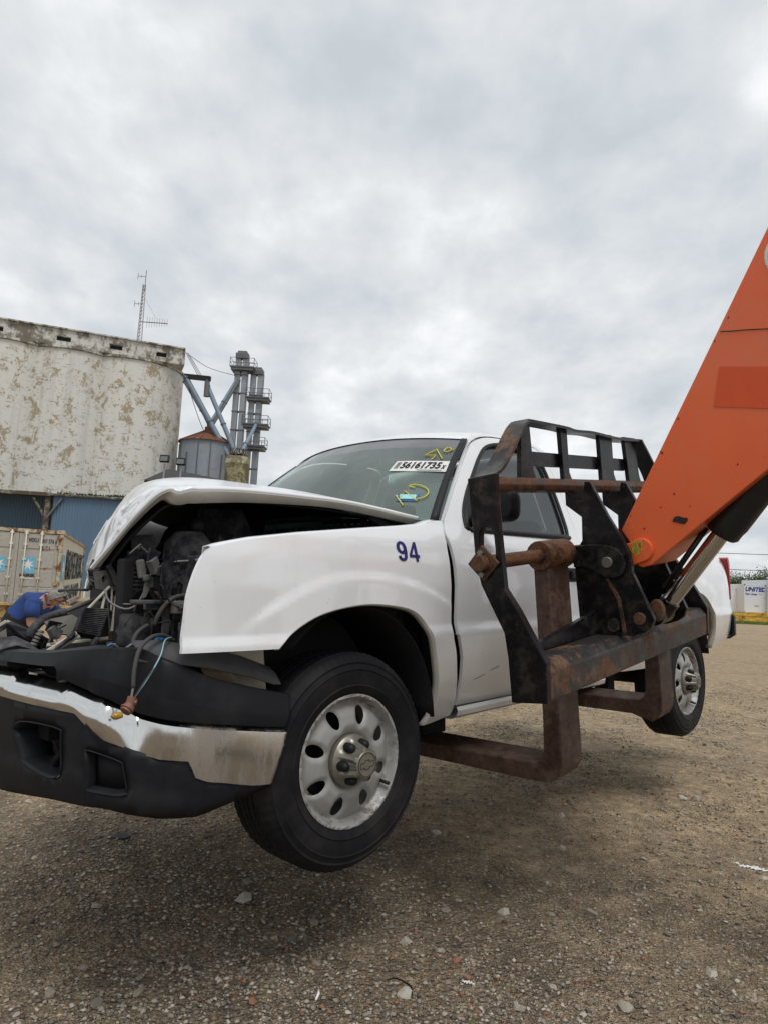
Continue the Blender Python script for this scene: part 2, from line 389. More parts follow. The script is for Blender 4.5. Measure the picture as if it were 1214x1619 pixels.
    M['rustedge'] = worn('rusty_edge_steel', (.030, .024, .022), (.145, .058, .025), .52, 11, .42, .3, .8, (.045, .025, .018), .10)
    M['fork'] = worn('brown_fork_steel', (.066, .037, .029), (.115, .060, .041), .5, 6, .5, .25, .75, (.046, .028, .022), .16)
    M['shaft'] = worn('rusty_shaft', (.065, .033, .019), (.175, .072, .027), .5, 14, .5, .4, .8, (.055, .028, .017))
    M['pin'] = plain('pin_steel', (.22, .21, .19), .42, .8, .3, 30)
    M['rod'] = plain('chrome_rod', (.62, .60, .56), .14, 1, .12, 5)
    M['barrel'] = plain('cylinder_black', (.014, .014, .014), .42, 0, .35, 7)
    # ground
    t = NT('gravel_ground'); ob = t.tc.outputs['Object']
    big = t.noise(.22, 5, .6); mid = t.noise(1.3, 6, .65); fin = t.noise(14, 6, .7); v1 = t.vor(46); vc = t.vor(46, None, 'F1', 'Color'); v2 = t.vor(110); v2c = t.vor(110, None, 'F1', 'Color')
    sep = t.n('ShaderNodeSeparateColor'); t.l(vc, sep.inputs[0]); sep2 = t.n('ShaderNodeSeparateColor'); t.l(v2c, sep2.inputs[0])
    dirt = t.mix(fin, (.215, .160, .100), (.44, .345, .232))
    peb = t.ramp(sep.outputs[0], [(0, (.045, .042, .039)), (.35, (.12, .106, .09)), (.6, (.22, .19, .155)), (.82, (.34, .30, .245)), (.93, (.22, .098, .055)), (1, (.46, .42, .36))])
    peb2 = t.ramp(sep2.outputs[0], [(0, (.036, .034, .032)), (.5, (.125, .109, .091)), (1, (.33, .29, .235))])
    gr = t.mix(t.step(v2, .25, .5), peb2, (.115, .088, .060)); gr = t.mix(t.step(v1, .34, .52), peb, gr)
    kb = t.step(t.math('ADD', t.math('MULTIPLY', big, .5), t.math('MULTIPLY', mid, .5)), .41, .57)
    gp = t.n('ShaderNodeSeparateXYZ'); t.l(ob, gp.inputs[0])
    track = t.step(t.math('ADD', t.math('ADD', gp.outputs[1], t.math('MULTIPLY', gp.outputs[0], .35)), t.math('MULTIPLY', mid, 2.6)), 4.6, 6.8)     # packed sandy track behind, loose gravel in front
    kb = t.math('MINIMUM', t.math('ADD', t.math('MULTIPLY', kb, .40), t.math('MULTIPLY', track, .72)), 1.0)
    c = t.mix(t.math('ADD', t.math('MULTIPLY', kb, .74), .08), gr, dirt)
    c = t.mix(t.math('MULTIPLY', t.step(t.noise(.55, 6, .72, t.map((1, 1, 1), 'Object', (9, 4, 0))), .56, .72), t.math('SUBTRACT', .55, t.math('MULTIPLY', track, .35))), c, (.085, .070, .055))
    c = t.mix(t.math('MULTIPLY', t.step(t.noise(5, 7, .78, t.map((1, 1, 1), 'Object', (3, 8, 0))), .50, .62), t.math('SUBTRACT', .50, t.math('MULTIPLY', track, .22))), c, (.090, .075, .058))
    c = t.mix(t.math('MULTIPLY', t.step(t.noise(2.1, 6, .75, t.map((1, 1, 1), 'Object', (31, 14, 0))), .64, .74), .5), c, (.25, .095, .05))
    c = t.mix(t.math('MULTIPLY', t.step(t.noise(.9, 8, .75, t.map((.22, 1.3, 1), 'Object', (2, 7, 0))), .52, .68), .26), c, (.115, .093, .068))
    spk = t.math('ADD', t.math('MULTIPLY', t.noise(7, 12, .82), .55), t.math('MULTIPLY', t.noise(70, 6, .75), .45))
    c = t.mix(1.0, c, t.ramp(spk, [(.34, (.40, .385, .365)), (.50, (1.25, 1.21, 1.13)), (.66, (2.5, 2.4, 2.2))]), 'MULTIPLY')
    h = t.math('ADD', t.math('MULTIPLY', t.math('SUBTRACT', 1.0, v1), t.math('SUBTRACT', 1.15, kb)), t.math('ADD', t.math('MULTIPLY', fin, .7), t.math('MULTIPLY', t.math('SUBTRACT', 1.0, v2), .5)))
    t.bump(h, 1.0, .024); M['ground'] = t.set(c, .92, 0, .25)
    for i, col in enumerate([(.35, .305, .245), (.26, .222, .178), (.155, .137, .115), (.45, .405, .34), (.27, .125, .070), (.085, .078, .070)]):
        M['stone%d' % i] = plain('stone_%d' % i, col, .9, 0, .28, 30, .5, 90)
    M['chalk'] = plain('white_spray', (.72, .71, .68), .9, 0, .15, 30)
    t = NT('grass_blades'); M['grass'] = t.set(t.mix(t.noise(1.2, 4), (.07, .14, .025), (.15, .22, .05)), .8)
build_mats()
# ================================================================== THE SETTING
def hgt(x, y):
    d = math.hypot(x, y-3); k = 1.0/(1+(d/14)**4)
    return k*(.012*math.sin(1.7*x+.6*y)+.010*math.sin(2.9*y-1.3*x+1)+.006*math.sin(6.1*x+2.2*y+2)+.005*math.sin(7.3*y-4.1*x)) \
        + .05*k*math.sin(.35*x+.8)*math.sin(.3*y) - .0
def build_ground():
    def ax(lo, hi, c, near, n):
        a = np.linspace(-1, 1, n); s = np.sign(a)*np.abs(a)**3.2
        return np.where(s < 0, c+s*(c-lo), c+s*(hi-c))+0*near
    xs = ax(-420, 420, 0, 0, 190); ys = ax(-120, 700, 4, 0, 210)
    P = [[(x, y, hgt(x, y)) for y in ys] for x in xs]
    mb = MB().grid(P)
    o = obj('ground', mb, M['ground'], smooth=True); struct(o)
    return o
ground = build_ground()

def build_gravel():
    # loose chippings, far too many to count: one mesh
    n = 190000
    # sampled more thickly close to the camera, in a fan in front of it
    d = 2.0+13*rng.random(n)**2.1; a = (rng.random(n)-.5)*1.55
    x = d*np.sin(a)*1.05; y = d*np.cos(a)
    cl = np.sin(2.1*x+.7*y)+np.sin(1.3*y-1.1*x+1.0)+.8*np.sin(4.7*x-3.1*y)+.6*np.sin(7.9*x+5.3*y+2)
    keep = rng.random(n) < np.clip(.66+.22*cl, .18, 1); x, y, d = x[keep], y[keep], d[keep]; n = len(x)
    z = np.array([hgt(p, q) for p, q in zip(x, y)])
    r = .0026+.010*rng.random(n)**4.5+.0006*(d-2)
    base = np.array([(1, 0, 0), (0, 1, 0), (-1, 0, 0), (0, -1, 0), (0, 0, .8), (0, 0, -.8)], float)
    fa = np.array([(0, 1, 4), (1, 2, 4), (2, 3, 4), (3, 0, 4), (1, 0, 5), (2, 1, 5), (3, 2, 5), (0, 3, 5)])
    V = base[None]*(1+.55*(rng.random((n, 6, 3))-.5))+.35*(rng.random((n, 6, 3))-.5)
    sc = r[:, None]*np.stack([.8+.6*rng.random(n), .7+.5*rng.random(n), .45+.4*rng.random(n)], 1); V *= sc[:, None]
    th = rng.random(n)*6.283; c, s = np.cos(th), np.sin(th)
    X = V[..., 0]*c[:, None]-V[..., 1]*s[:, None]; Y = V[..., 0]*s[:, None]+V[..., 1]*c[:, None]
    V = np.stack([X+x[:, None], Y+y[:, None], V[..., 2]+(z+r*.30)[:, None]], -1).reshape(-1, 3)
    Fa = (fa[None]+6*np.arange(n)[:, None, None]).reshape(-1, 3)
    me = bpy.data.meshes.new('gravel'); me.vertices.add(len(V)); me.vertices.foreach_set('co', V.ravel())
    me.loops.add(Fa.size); me.loops.foreach_set('vertex_index', Fa.ravel().astype(np.int32))
    me.polygons.add(len(Fa)); me.polygons.foreach_set('loop_start', np.arange(0, Fa.size, 3, dtype=np.int32))
    mi = np.repeat(rng.choice(6, n, p=[.24, .30, .21, .11, .07, .07]), 8).astype(np.int32)
    for i in range(6): me.materials.append(M['stone%d' % i])
    me.polygons.foreach_set('material_index', mi); me.update(calc_edges=True); me.validate()
    o = bpy.data.objects.new('gravel', me); COL.objects.link(o); o.parent = ground; o['kind'] = 'stuff'
build_gravel()

def stone_mesh(seed):
    r = random.Random(seed); bm = bmesh.new()
    for i in range(17):
        v = Vector((r.gauss(0, 1), r.gauss(0, 1), r.gauss(0, 1))).normalized()*(.8+.25*r.random()); bm.verts.new((v.x*1.15, v.y*.9, v.z*.62))
    bmesh.ops.convex_hull(bm, input=bm.verts)
    bmesh.ops.delete(bm, geom=[v for v in bm.verts if not v.link_faces], context='VERTS')
    me = bpy.data.meshes.new('stone'); bm.to_mesh(me); bm.free(); return me
def build_stones():
    SM = []
    for k in range(12):
        me = stone_mesh(k); me.materials.append(M['stone%d' % [0, 3, 1, 0, 2, 3, 1, 4, 0, 1, 3, 2][k]]); SM.append(me)
    # the larger stones the photograph shows (x, y, radius, kind)
    big = [(-.53, 3.33, .040, 1), (.18, 3.0, .027, 3), (.31, 2.95, .022, 0), (-.28, 3.0, .026, 4), (.16, 2.62, .028, 5), (-.16, 2.80, .022, 2),
           (.62, 3.32, .030, 1), (1.02, 3.35, .032, 9), (-.98, 3.55, .018, 6), (.55, 2.60, .026, 0), (.92, 2.62, .030, 8), (-.35, 2.55, .022, 7),
           (1.35, 2.9, .026, 1), (.40, 4.3, .030, 5), (1.1, 4.2, .028, 3), (2.3, 5.2, .045, 8), (-1.0, 2.75, .022, 9), (-.75, 2.60, .024, 2)]
    r = random.Random(5)
    while len(big) < 240:
        d = 2.3+6.0*r.random()**1.6; a = (r.random()-.5)*1.35
        big.append((d*math.sin(a), d*math.cos(a), (.008+.013*r.random()**2.5)*(1+.07*d), r.randrange(12)))
    for x, y, rad, k in big:
        o = bpy.data.objects.new('stone', SM[k]); COL.objects.link(o); o.parent = ground
        o.location = (x, y, hgt(x, y)+rad*.22); o.scale = (rad, rad, rad*(.8+.4*r.random())); o.rotation_euler = (r.uniform(-.3, .3), r.uniform(-.3, .3), r.random()*6.28)
build_stones()

def spray_mark(name, pts, w, label):
    # ragged sprayed strip lying a few millimetres above the ground
    r = random.Random(len(pts)); P = path(pts, 60); rows = []
    for i, p in enumerate(P):
        d = (P[min(i+1, 59)]-P[max(i-1, 0)]).normalized(); n = Vector((-d.y, d.x, 0)); k = math.sin(math.pi*i/59)**.5
        j = n*w*.22*math.sin(i*.31+math.sin(i*.17)*2); a = p+j+n*w*(.06+.6*r.random()**1.6)*k; b = p+j-n*w*(.06+.6*r.random()**1.6)*k
        rows.append([(a.x, a.y, hgt(a.x, a.y)+.006), (b.x, b.y, hgt(b.x, b.y)+.006)])
    o = obj(name, MB().grid(rows), M['chalk'], recalc=False); tag(o, label, 'paint mark'); return o
spray_mark('paint_mark', [(2.02, 4.10, 0), (2.12, 4.02, 0), (2.24, 3.92, 0), (2.42, 3.82, 0)], .075, 'white sprayed mark on the gravel at the right edge')
spray_mark('paint_mark', [(.37, 2.745, 0), (.395, 2.735, 0), (.42, 2.73, 0)], .022, 'small white paint fleck on the gravel near the bottom edge')
spray_mark('paint_mark', [(16.2, 39.2, 0), (17.8, 39, 0), (19.5, 38.8, 0), (22.2, 38.4, 0)], .22, 'long white line on the ground far behind the lifted truck')

# ------------------------------------------------------------------ background materials
def bg_mats():
    t = NT('peeling_wall'); v = t.map((1, 1, .8)); n1 = t.noise(.8, 10, .74, v, .5); n2 = t.noise(5.0, 7, .78, v); n3 = t.noise(.9, 6, .65, t.map((1, 1, .07))); n4 = t.noise(1.4, 8, .75, t.map((.7, .7, 2.2), 'Object', (5, 2, 7)))
    k = t.math('ADD', t.math('MULTIPLY', n1, .62), t.math('MULTIPLY', n2, .38))
    c = t.mix(n2, (.52, .51, .465), (.70, .69, .645)); c = t.mix(t.math('MULTIPLY', t.step(n3, .46, .66), .42), c, (.40, .395, .38))
    c = t.mix(t.math('MULTIPLY', t.step(k, .520, .556), .88), c, t.mix(t.noise(3, 6, .7), (.22, .165, .09), (.38, .30, .18)))
    c = t.mix(t.math('MULTIPLY', t.step(n4, .585, .63), .6), c, (.20, .175, .13))
    cr_ = t.step(t.noise(1.2, 7, .75, t.map((.6, .6, 5.0))), .60, .65); c = t.mix(t.math('MULTIPLY', cr_, .75), c, (.11, .105, .095))
    t.bump(k, .35, .1); M['peel'] = t.set(c, .9)
    t = NT('stained_parapet'); n = t.noise(.8, 8, .72); n2 = t.noise(3, 6, .7, t.map((1, 1, .3)))
    c = t.mix(t.step(n, .44, .58), (.55, .54, .50), (.17, .15, .115)); c = t.mix(t.math('MULTIPLY', t.step(n2, .5, .66), .6), c, (.07, .065, .055)); M['parapet'] = t.set(c, .95)
    def corrug(name, c1, c2, pitch, rust=0, axis=0):
        t = NT(name); sx = t.n('ShaderNodeSeparateXYZ'); t.l(t.tc.outputs['Object'], sx.inputs[0])
        w = t.math('SINE', t.math('MULTIPLY', sx.outputs[axis], 6.283/pitch)); t.bump(w, .6, pitch*.25)
        c = t.mix(t.noise(1.1, 6, .65, t.map((2, 2, .25))), c1, c2)
        if rust: c = t.mix(t.math('MULTIPLY', t.step(t.noise(1.5, 7, .7), .50, .66), rust), c, (.17, .075, .035))
        return t.set(c, .6, .15)
    M['bluesheet'] = corrug('blue_sheeting', (.085, .155, .24), (.13, .21, .30), .25)
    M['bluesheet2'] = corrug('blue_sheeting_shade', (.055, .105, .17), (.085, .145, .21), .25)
    M['binwall'] = corrug('bin_galvanised', (.19, .225, .26), (.29, .325, .36), .12, .25, 2)
    M['binroof'] = worn('rusted_bin_roof', (.30, .28, .25), (.20, .085, .045), .8, .8, .5, .2)
    M['galv'] = plain('galvanised', (.28, .30, .32), .5, .4, .3, 1.5)
    M['galvdark'] = plain('galvanised_dark', (.12, .125, .13), .6, .3, .35, 1.5)
    M['spout'] = plain('spout_blue_grey', (.20, .25, .31), .5, .3, .25, 1.2)
    M['yellowtank'] = worn('yellowed_tank', (.42, .40, .24), (.24, .22, .15), .55, .7, .7)
    M['shingle'] = plain('grey_shingles', (.042, .039, .037), .95, 0, .75, 3, .6, 9)
    M['wood'] = worn('weathered_timber', (.25, .23, .20), (.11, .085, .06), .6, 1.4, .9)
    M['moss'] = plain('moss_green', (.075, .10, .03), .95, 0, .5, 3)
    M['antenna'] = plain('antenna_metal', (.22, .18, .17), .5, .5, .2, 4)
    M['lampglass'] = plain('lamp_glass', (.13, .14, .135), .2, 0, .2, 6)
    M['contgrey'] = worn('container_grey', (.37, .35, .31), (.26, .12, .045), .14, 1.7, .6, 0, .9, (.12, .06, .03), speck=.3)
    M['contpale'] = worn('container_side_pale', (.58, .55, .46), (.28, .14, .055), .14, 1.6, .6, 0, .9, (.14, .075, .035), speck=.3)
    M['contrust'] = worn('container_rusty_frame', (.46, .39, .27), (.24, .11, .042), .42, 2.6, .7, speck=.3)
    M['contblue'] = worn('container_pale_blue', (.14, .42, .60), (.52, .50, .44), .20, 3, .6)
    M['ink'] = worn('container_ink', (.022, .025, .035), (.40, .39, .36), .30, 5, .7)
    M['inkwhite'] = plain('white_print', (.66, .66, .63), .7)
    M['ochre'] = worn('ochre_steel', (.42, .30, .13), (.20, .10, .045), .40, 1.5, .7)
    M['trailerwhite'] = plain('trailer_white', (.62, .64, .66), .5, 0, .06, .8)
    M['yellowsteel'] = worn('yellow_steel', (.56, .34, .03), (.26, .12, .04), .22, .9, .6)
    M['inkblue'] = plain('print_blue', (.012, .035, .21), .6)
    M['bark'] = plain('bark', (.075, .06, .045), .95, 0, .4, 8)
    t = NT('leaves'); M['leaf'] = t.set(t.mix(t.noise(.7, 4), (.030, .062, .018), (.075, .12, .035)), .7)
    M['wire'] = plain('wire_dark', (.05, .05, .055), .6)
bg_mats()

# ------------------------------------------------------------------ grain elevator, about 70 m away
def build_elevator():
    A = Vector((-23.1, 76.6, 0)); d = Vector((-16.8, -6.6, 0)).normalized(); nrm = Vector((d.y, -d.x, 0))   # nrm points to the camera side
    if nrm.y > 0: nrm = -nrm
    root = empty('grain_elevator', A)
    rad, sp, top = 5.6, 6.3, 24.55
    cs = [A+d*(4.85+sp*i)-nrm*5.2 for i in range(5)]
    for i, c in enumerate(cs):
        mb = MB()
        ang0 = math.atan2(nrm.y, nrm.x)
        lo, hi = -math.acos(min(1, sp*.5/rad)), 0
        span = math.asin(sp*.5/rad)
        a0, a1 = (-span, span)
        # direction +t goes towards d or away from it
        sgn = 1 if (Vector((math.cos(ang0+.3), math.sin(ang0+.3), 0)).dot(d) > 0) else -1
        if i == 0: a0 = -math.pi*.75     # the end bin shows its free side
        n = 40; rows = []
        for k in range(n+1):
            t = ang0+sgn*(a0+(a1-a0)*k/n); q = c+Vector((math.cos(t), math.sin(t), 0))*rad-A
            rows.append([(q.x, q.y, z) for z in (0, 6, 12, 18, top-.05)])
        mb.grid(rows); obj('bin', mb, M['peel'], root, smooth=True)
        # projecting cornice ring above each bin
        pr = [(rad+.02, top-.35), (rad+.22, top-.30), (rad+.22, top-.05), (rad-.2, top)]
        rows = []
        for k in range(n+1):
            t = ang0+sgn*(a0+(a1-a0)*k/n)
            rows.append([tuple(c+Vector((math.cos(t)*r, math.sin(t)*r, z))-A) for r, z in pr])
        obj('cornice', MB().grid(rows), M['parapet'], root, smooth='auto')
        rows = [[tuple(c+Vector((math.cos(ang0+sgn*(a0+(a1-a0)*k/n))*r, math.sin(ang0+sgn*(a0+(a1-a0)*k/n))*r, top-.03))-A) for r in (0, rad)] for k in range(n+1)]
        obj('bin_top', MB().grid(rows), M['parapet'], root)
    c = d*16.5-nrm*2.6; obj('roof_deck', MB().box((c.x, c.y, top-.02), (33.0, 5.0, .12), (0, 0, math.atan2(d.y, d.x))), M['parapet'], root)
    # parapet gallery: a wall with vent openings
    Lw = 33.0; ox = [(1.65, 2.75), (6.2, 7.5), (11.3, 12.7), (17.6, 18.9), (24, 25.2)]
    hol = [[(a, top+.50), (b, top+.50), (b, top+1.02), (a, top+1.02)] for a, b in ox]
    F = lambda u, v: tuple(d*u-nrm*.15+Vector((0, 0, v)))
    mb = cdt_panel([(0, top), (Lw, top), (Lw, top+1.72), (0, top+1.72)], 1.0, F, hol)
    w = obj('parapet', mb, M['parapet'], root, solid=.35, off=0)
    for a, b in ox:
        mb = MB(); c = d*((a+b)/2)-nrm*.75; mb.box((c.x, c.y, top+.76), (b-a-.02, .9, .5), (0, 0, math.atan2(d.y, d.x)))
        obj('opening', mb, M['deep'], w)  # near-black block stands in for the shade inside the vent
    mb = MB(); e = -nrm
    mb.add([tuple(d*0-nrm*.15+Vector((0, 0, top))), tuple(d*0-nrm*5+Vector((0, 0, top))), tuple(-nrm*5+Vector((0, 0, top+1.72))), tuple(-nrm*.15+Vector((0, 0, top+1.72)))], [(0, 1, 2, 3)])
    obj('parapet_end', mb, M['parapet'], root, solid=.3)
    c = d*(Lw/2)-nrm*.1; mb = MB().box((c.x, c.y, top+1.80), (Lw+.5, .75, .14), (0, 0, math.atan2(d.y, d.x)))
    obj('coping', mb, M['parapet'], root)
    tag(root, 'tall concrete grain elevator of round bins with peeling white paint', 'grain elevator')
    return A, d, nrm, top
EA, ED, EN, ETOP = build_elevator()

def build_antenna():
    o = Vector((-27.3, 74.6, ETOP+1.7)); r = empty('antenna_mast', o)
    mb = MB()
    for k in range(3):
        t = 2.09*k; mb.tube([(.28*math.cos(t), .28*math.sin(t), 0), (.16*math.cos(t), .16*math.sin(t), 6.4)], .035, 5)
    for i in range(16):
        z = .4*i; rr = .28-.12*z/6.4
        for k in range(3):
            a, b = 2.09*k, 2.09*(k+1); mb.tube([(rr*math.cos(a), rr*math.sin(a), z), (rr*math.cos(b), rr*math.sin(b), z+.4)], .018, 4)
    obj('lattice', mb, M['antenna'], r)
    obj('top_pole', MB().tube([(.1, 0, 5.6), (.12, 0, 8.0)], .04, 6), M['antenna'], r)
    for z, l in ((7.3, -.75), (4.2, -.85)):
        mb = MB().tube([(.1, 0, z), (l, 0, z)], .03, 5).tube([(l, 0, z-.35), (l, 0, z+.35)], .03, 5).tube([(l*.5, 0, z-.2), (l*.5, 0, z+.2)], .02, 4); obj('side_arm', mb, M['antenna'], r)
    mb = MB().tube([(.1, 0, 2.2), (3.0, -.3, 2.05)], .05, 6)
    for i in range(9):
        x = .7+.28*i; h = .62-.03*i; mb.tube([(x, -.1*x, 2.17-.05*x*.3-h), (x, -.1*x, 2.17-.05*x*.3+h)], .018, 4)
    obj('beam_antenna', mb, M['antenna'], r)
    obj('guy', MB().tube([(.15, 0, 5.0), (1.6, -.1, 2.7)], .012, 4), M['antenna'], r)
    tag(r, 'thin lattice radio mast with side aerials standing on the grain elevator roof', 'antenna')
build_antenna()

def build_shed():
    # low blue sheeted shed in front of the bins, with an open bay on the left
    r = empty('blue_shed', (-26, 60, 0)); T = 7.75
    P = lambda x, y, z: (x+26, y-60, z)
    mb = MB().bx(-1.35, 9, -1.2, -1.05, 0, T-.25); obj('wall', mb, M['bluesheet'], r)
    mb = MB().bx(-22, -1.4, 1.6, 1.75, 0, T-.1); obj('back_wall', mb, M['bluesheet2'], r)
    mb = MB().bx(-22, -4.6, 1.2, 1.5, 0, 4.7); obj('masonry', mb, M['wood'], r)
    mb = MB().bx(-1.42, -1.36, -1.1, 1.7, 0, T-.2); obj('side_wall', mb, M['bluesheet2'], r)
    mb = MB().add([(-24, -1.55, T+.02), (9.4, -1.55, T-.28), (9.4, 14, T+1.1), (-24, 14, T+1.4)], [(0, 1, 2, 3)]); obj('roof', mb, M['wood'], r, solid=.12)
    mb = MB().box((3.9, -1.3, T-.22), (10.8, .2, .16), (0, .009, 0)); obj('gutter', mb, M['galv'], r)
    mb = MB().box((-12.5, -1.5, T-.12), (22.0, .16, .30), (0, .009, 0)); obj('fascia', mb, M['wood'], r)
    mb = MB().box((-1.85, -1.0, T/2-.2), (.42, .42, T-.4)); obj('post', mb, M['wood'], r)
    mb = MB().bar((-3.1, -1.0, T-.5), (-1.9, -1.0, T-2.3), .2, .2); obj('brace', mb, M['wood'], r)
    mb = MB().bar((-.6, -1.35, T-.5), (-1.75, -1.35, T-2.2), .16, .16); obj('brace', mb, M['galvdark'], r)
    mb = MB(); rr = random.Random(3)
    for i in range(420):
        x = rr.uniform(3.2, 8.8)*1.0; x = x if rr.random() < .75 else rr.uniform(-1, 3.2); h = .08+.22*rr.random()
        mb.add([(x-.09, -1.42+rr.random()*.25, T-.2), (x+.09, -1.42+rr.random()*.25, T-.2), (x+rr.uniform(-.12, .12), -1.45, T-.2+h)], [(0, 1, 2)])
    o = obj('weeds', mb, M['moss'], r, recalc=False); o['kind'] = 'stuff'
    tag(r, 'long blue corrugated shed with an open bay below the grain elevator', 'shed')
build_shed()

def build_annex():
    # dark shingled lean-to roof carrying two floodlights
    r = empty('shingled_annex', (-13.5, 48, 0)); mb = MB()
    mb.add([(-2.85, 0, 7.62), (9.5, 0, 5.9), (9.5, 5.5, 7.5), (-2.95, 5.5, 9.25)], [(0, 1, 2, 3)]); obj('roof', mb, M['shingle'], r, solid=.18)
    mb = MB()
    for j in range(1, 9):
        f = j/9; mb.bar((-2.85-.1*f, 5.5*f, 7.62+1.63*f+.03), (9.5, 5.5*f, 5.9+1.6*f+.03), .12, .05)
    obj('shingle_courses', mb, M['shingle'], r)
    mb = MB().bx(-2.6, 9.3, .2, 5.2, 0, 5.8); obj('wall', mb, M['bluesheet2'], r)
    mb = MB().prism([(-2.6, 5.8), (9.3, 5.8), (9.3, 5.85), (-2.6, 7.5)], 'y', .2, .35); obj('gable', mb, M['bluesheet2'], r)
    tag(r, 'dark shingled lean-to roof showing just above the truck hood', 'building')
    for i, (x, lab) in enumerate(((-15.18, 'left of the two floodlights on posts above the shingled roof'), (-14.05, 'right of the two floodlights on posts above the shingled roof'))):
        f = empty('floodlight', (x, 48.4, 7.3-.14*i)); zz_ = 1.72
        mb = MB().bx(-.05, .05, -.05, .05, 0, zz_); obj('post', mb, M['galv'], f)
        mb = MB().box((0, -.1, zz_+.32), (.62, .34, .46), (R(-12), 0, 0)); obj('housing', mb, M['black'], f, bevel=.02)
        mb = MB().box((0, -.285, zz_+.30), (.5, .03, .34), (R(-12), 0, 0)); obj('lens', mb, M['lampglass'], f)
        tag(f, lab, 'floodlight', 'floodlights on the shingled roof')
build_annex()

def build_bin():
    c = Vector((-20.2, 79, 0)); r = empty('grain_bin', c); R_, zt = 2.95, 16.3
    obj('wall', MB().lathe([(R_, 0), (R_, 4), (R_, 8), (R_, 12), (R_, zt)], 64, 'z'), M['binwall'], r, smooth=True)
    mb = MB().lathe([(R_+.22, zt-.06), (R_+.2, zt+.02), (.42, zt+1.45), (.40, zt+1.9), (.0, zt+2.05)], 48, 'z'); rf = obj('roof', mb, M['binroof'], r, smooth='auto')
    mb = MB()
    for k in range(24):
        t = 6.283*k/24; mb.bar((math.cos(t)*(R_+.2), math.sin(t)*(R_+.2), zt+.05), (math.cos(t)*.45, math.sin(t)*.45, zt+1.47), .06, .08)
    obj('roof_ribs', mb, M['binroof'], rf)
    for k in range(14):
        t = 6.283*k/14+.15; mb = MB().bx(-.05, .05, -.05, .05, 2, zt-.25 if k % 3 else zt-1.5)
        mb.xf(Matrix.Translation((math.cos(t)*(R_+.06), math.sin(t)*(R_+.06), 0))@Matrix.Rotation(t, 4, 'Z')); obj('stiffener', mb, M['galvdark'], r)
    tag(r, 'round galvanised grain bin with a rusty red conical roof', 'grain bin')
    # pale water-stained tank in front of the elevator legs
    c = Vector((-15.3, 72.5, 0)); r = empty('storage_tank', c)
    obj('shell', MB().lathe([(1.22, 0), (1.22, 5), (1.22, 13.0), (1.26, 13.05), (1.26, 13.2), (1.22, 13.25), (1.22, 13.85), (0, 14.05)], 40, 'z'), M['yellowtank'], r, smooth='auto')
    mb = MB()
    for t in np.linspace(0, 6.283, 9)[:-1]: mb.tube([(1.1*math.cos(t), 1.1*math.sin(t), 13.8), (.5*math.cos(t), .5*math.sin(t), 14.8)], .06, 5)
    mb.bx(-.7, .7, -.7, .7, 14.1, 14.25); obj('top_frame', mb, M['wood'], r)
    tag(r, 'yellow-stained cylindrical tank below the elevator legs', 'tank')
build_bin()

def elevator_leg(x, y, base, top, lab, two):
    r = empty('bucket_elevator', (x, y, 0)); mb = MB()
    w = .42
    for dx in (-w, w): mb.bx(dx-.30, dx+.30, -.3, .3, base, top)
    obj('leg_casing', mb, M['galv'], r)
    mb = MB()
    for k in range(int((top-base)/2.2)): obj('flange', MB().bx(-.78, .78, -.36, .36, base+1+2.2*k, base+1.12+2.2*k), M['galvdark'], r)
    mb = MB().box((0, 0, top+.25), (1.5, 1.0, .7)).box((0, 0, top+.7), (1.1, .7, .35)); obj('head', mb, M['galvdark'], r, bevel=.1)
    for z, x0, x1 in two:
        p = obj('platform', MB().bx(x0, x1, -1.0, 1.0, z, z+.14).bx(x0+.1, x1-.1, -.9, .9, z-.3, z), M['galvdark'], r)
        mb = MB()
        for px_ in np.linspace(x0, x1, 4):
            for py_ in (-1.0, 1.0): mb.tube([(px_, py_, z), (px_, py_, z+1.1)], .035, 4)
        for zz_ in (.55, 1.1):
            for py_ in (-1.0, 1.0): mb.tube([(x0, py_, z+zz_), (x1, py_, z+zz_)], .03, 4)
            for px_ in (x0, x1): mb.tube([(px_, -1, z+zz_), (px_, 1, z+zz_)], .03, 4)
        obj('railing', mb, M['galvdark'], p)
    mb = MB()
    for dy in (-.2, .2): mb.tube([(.85, dy-.3, base), (.85, dy-.3, top)], .03, 4)
    for k in range(int((top-base)/.45)): mb.tube([(.85, -.5, base+.45*k), (.85, -.1, base+.45*k)], .02, 4)
    obj('ladder', mb, M['galvdark'], r)
    tag(r, lab, 'bucket elevator', 'bucket elevators')
elevator_leg(-17.62, 82, 0, 27.3, 'taller grey bucket elevator tower with a railed head platform', [(26.0, -1.2, 1.6)])
elevator_leg(-15.85, 82.6, 0, 25.6, 'shorter grey bucket elevator tower with several railed side platforms', [(22.6, -1.0, 1.7), (19.4, -1.2, 1.8), (16.8, -.4, 1.6)])

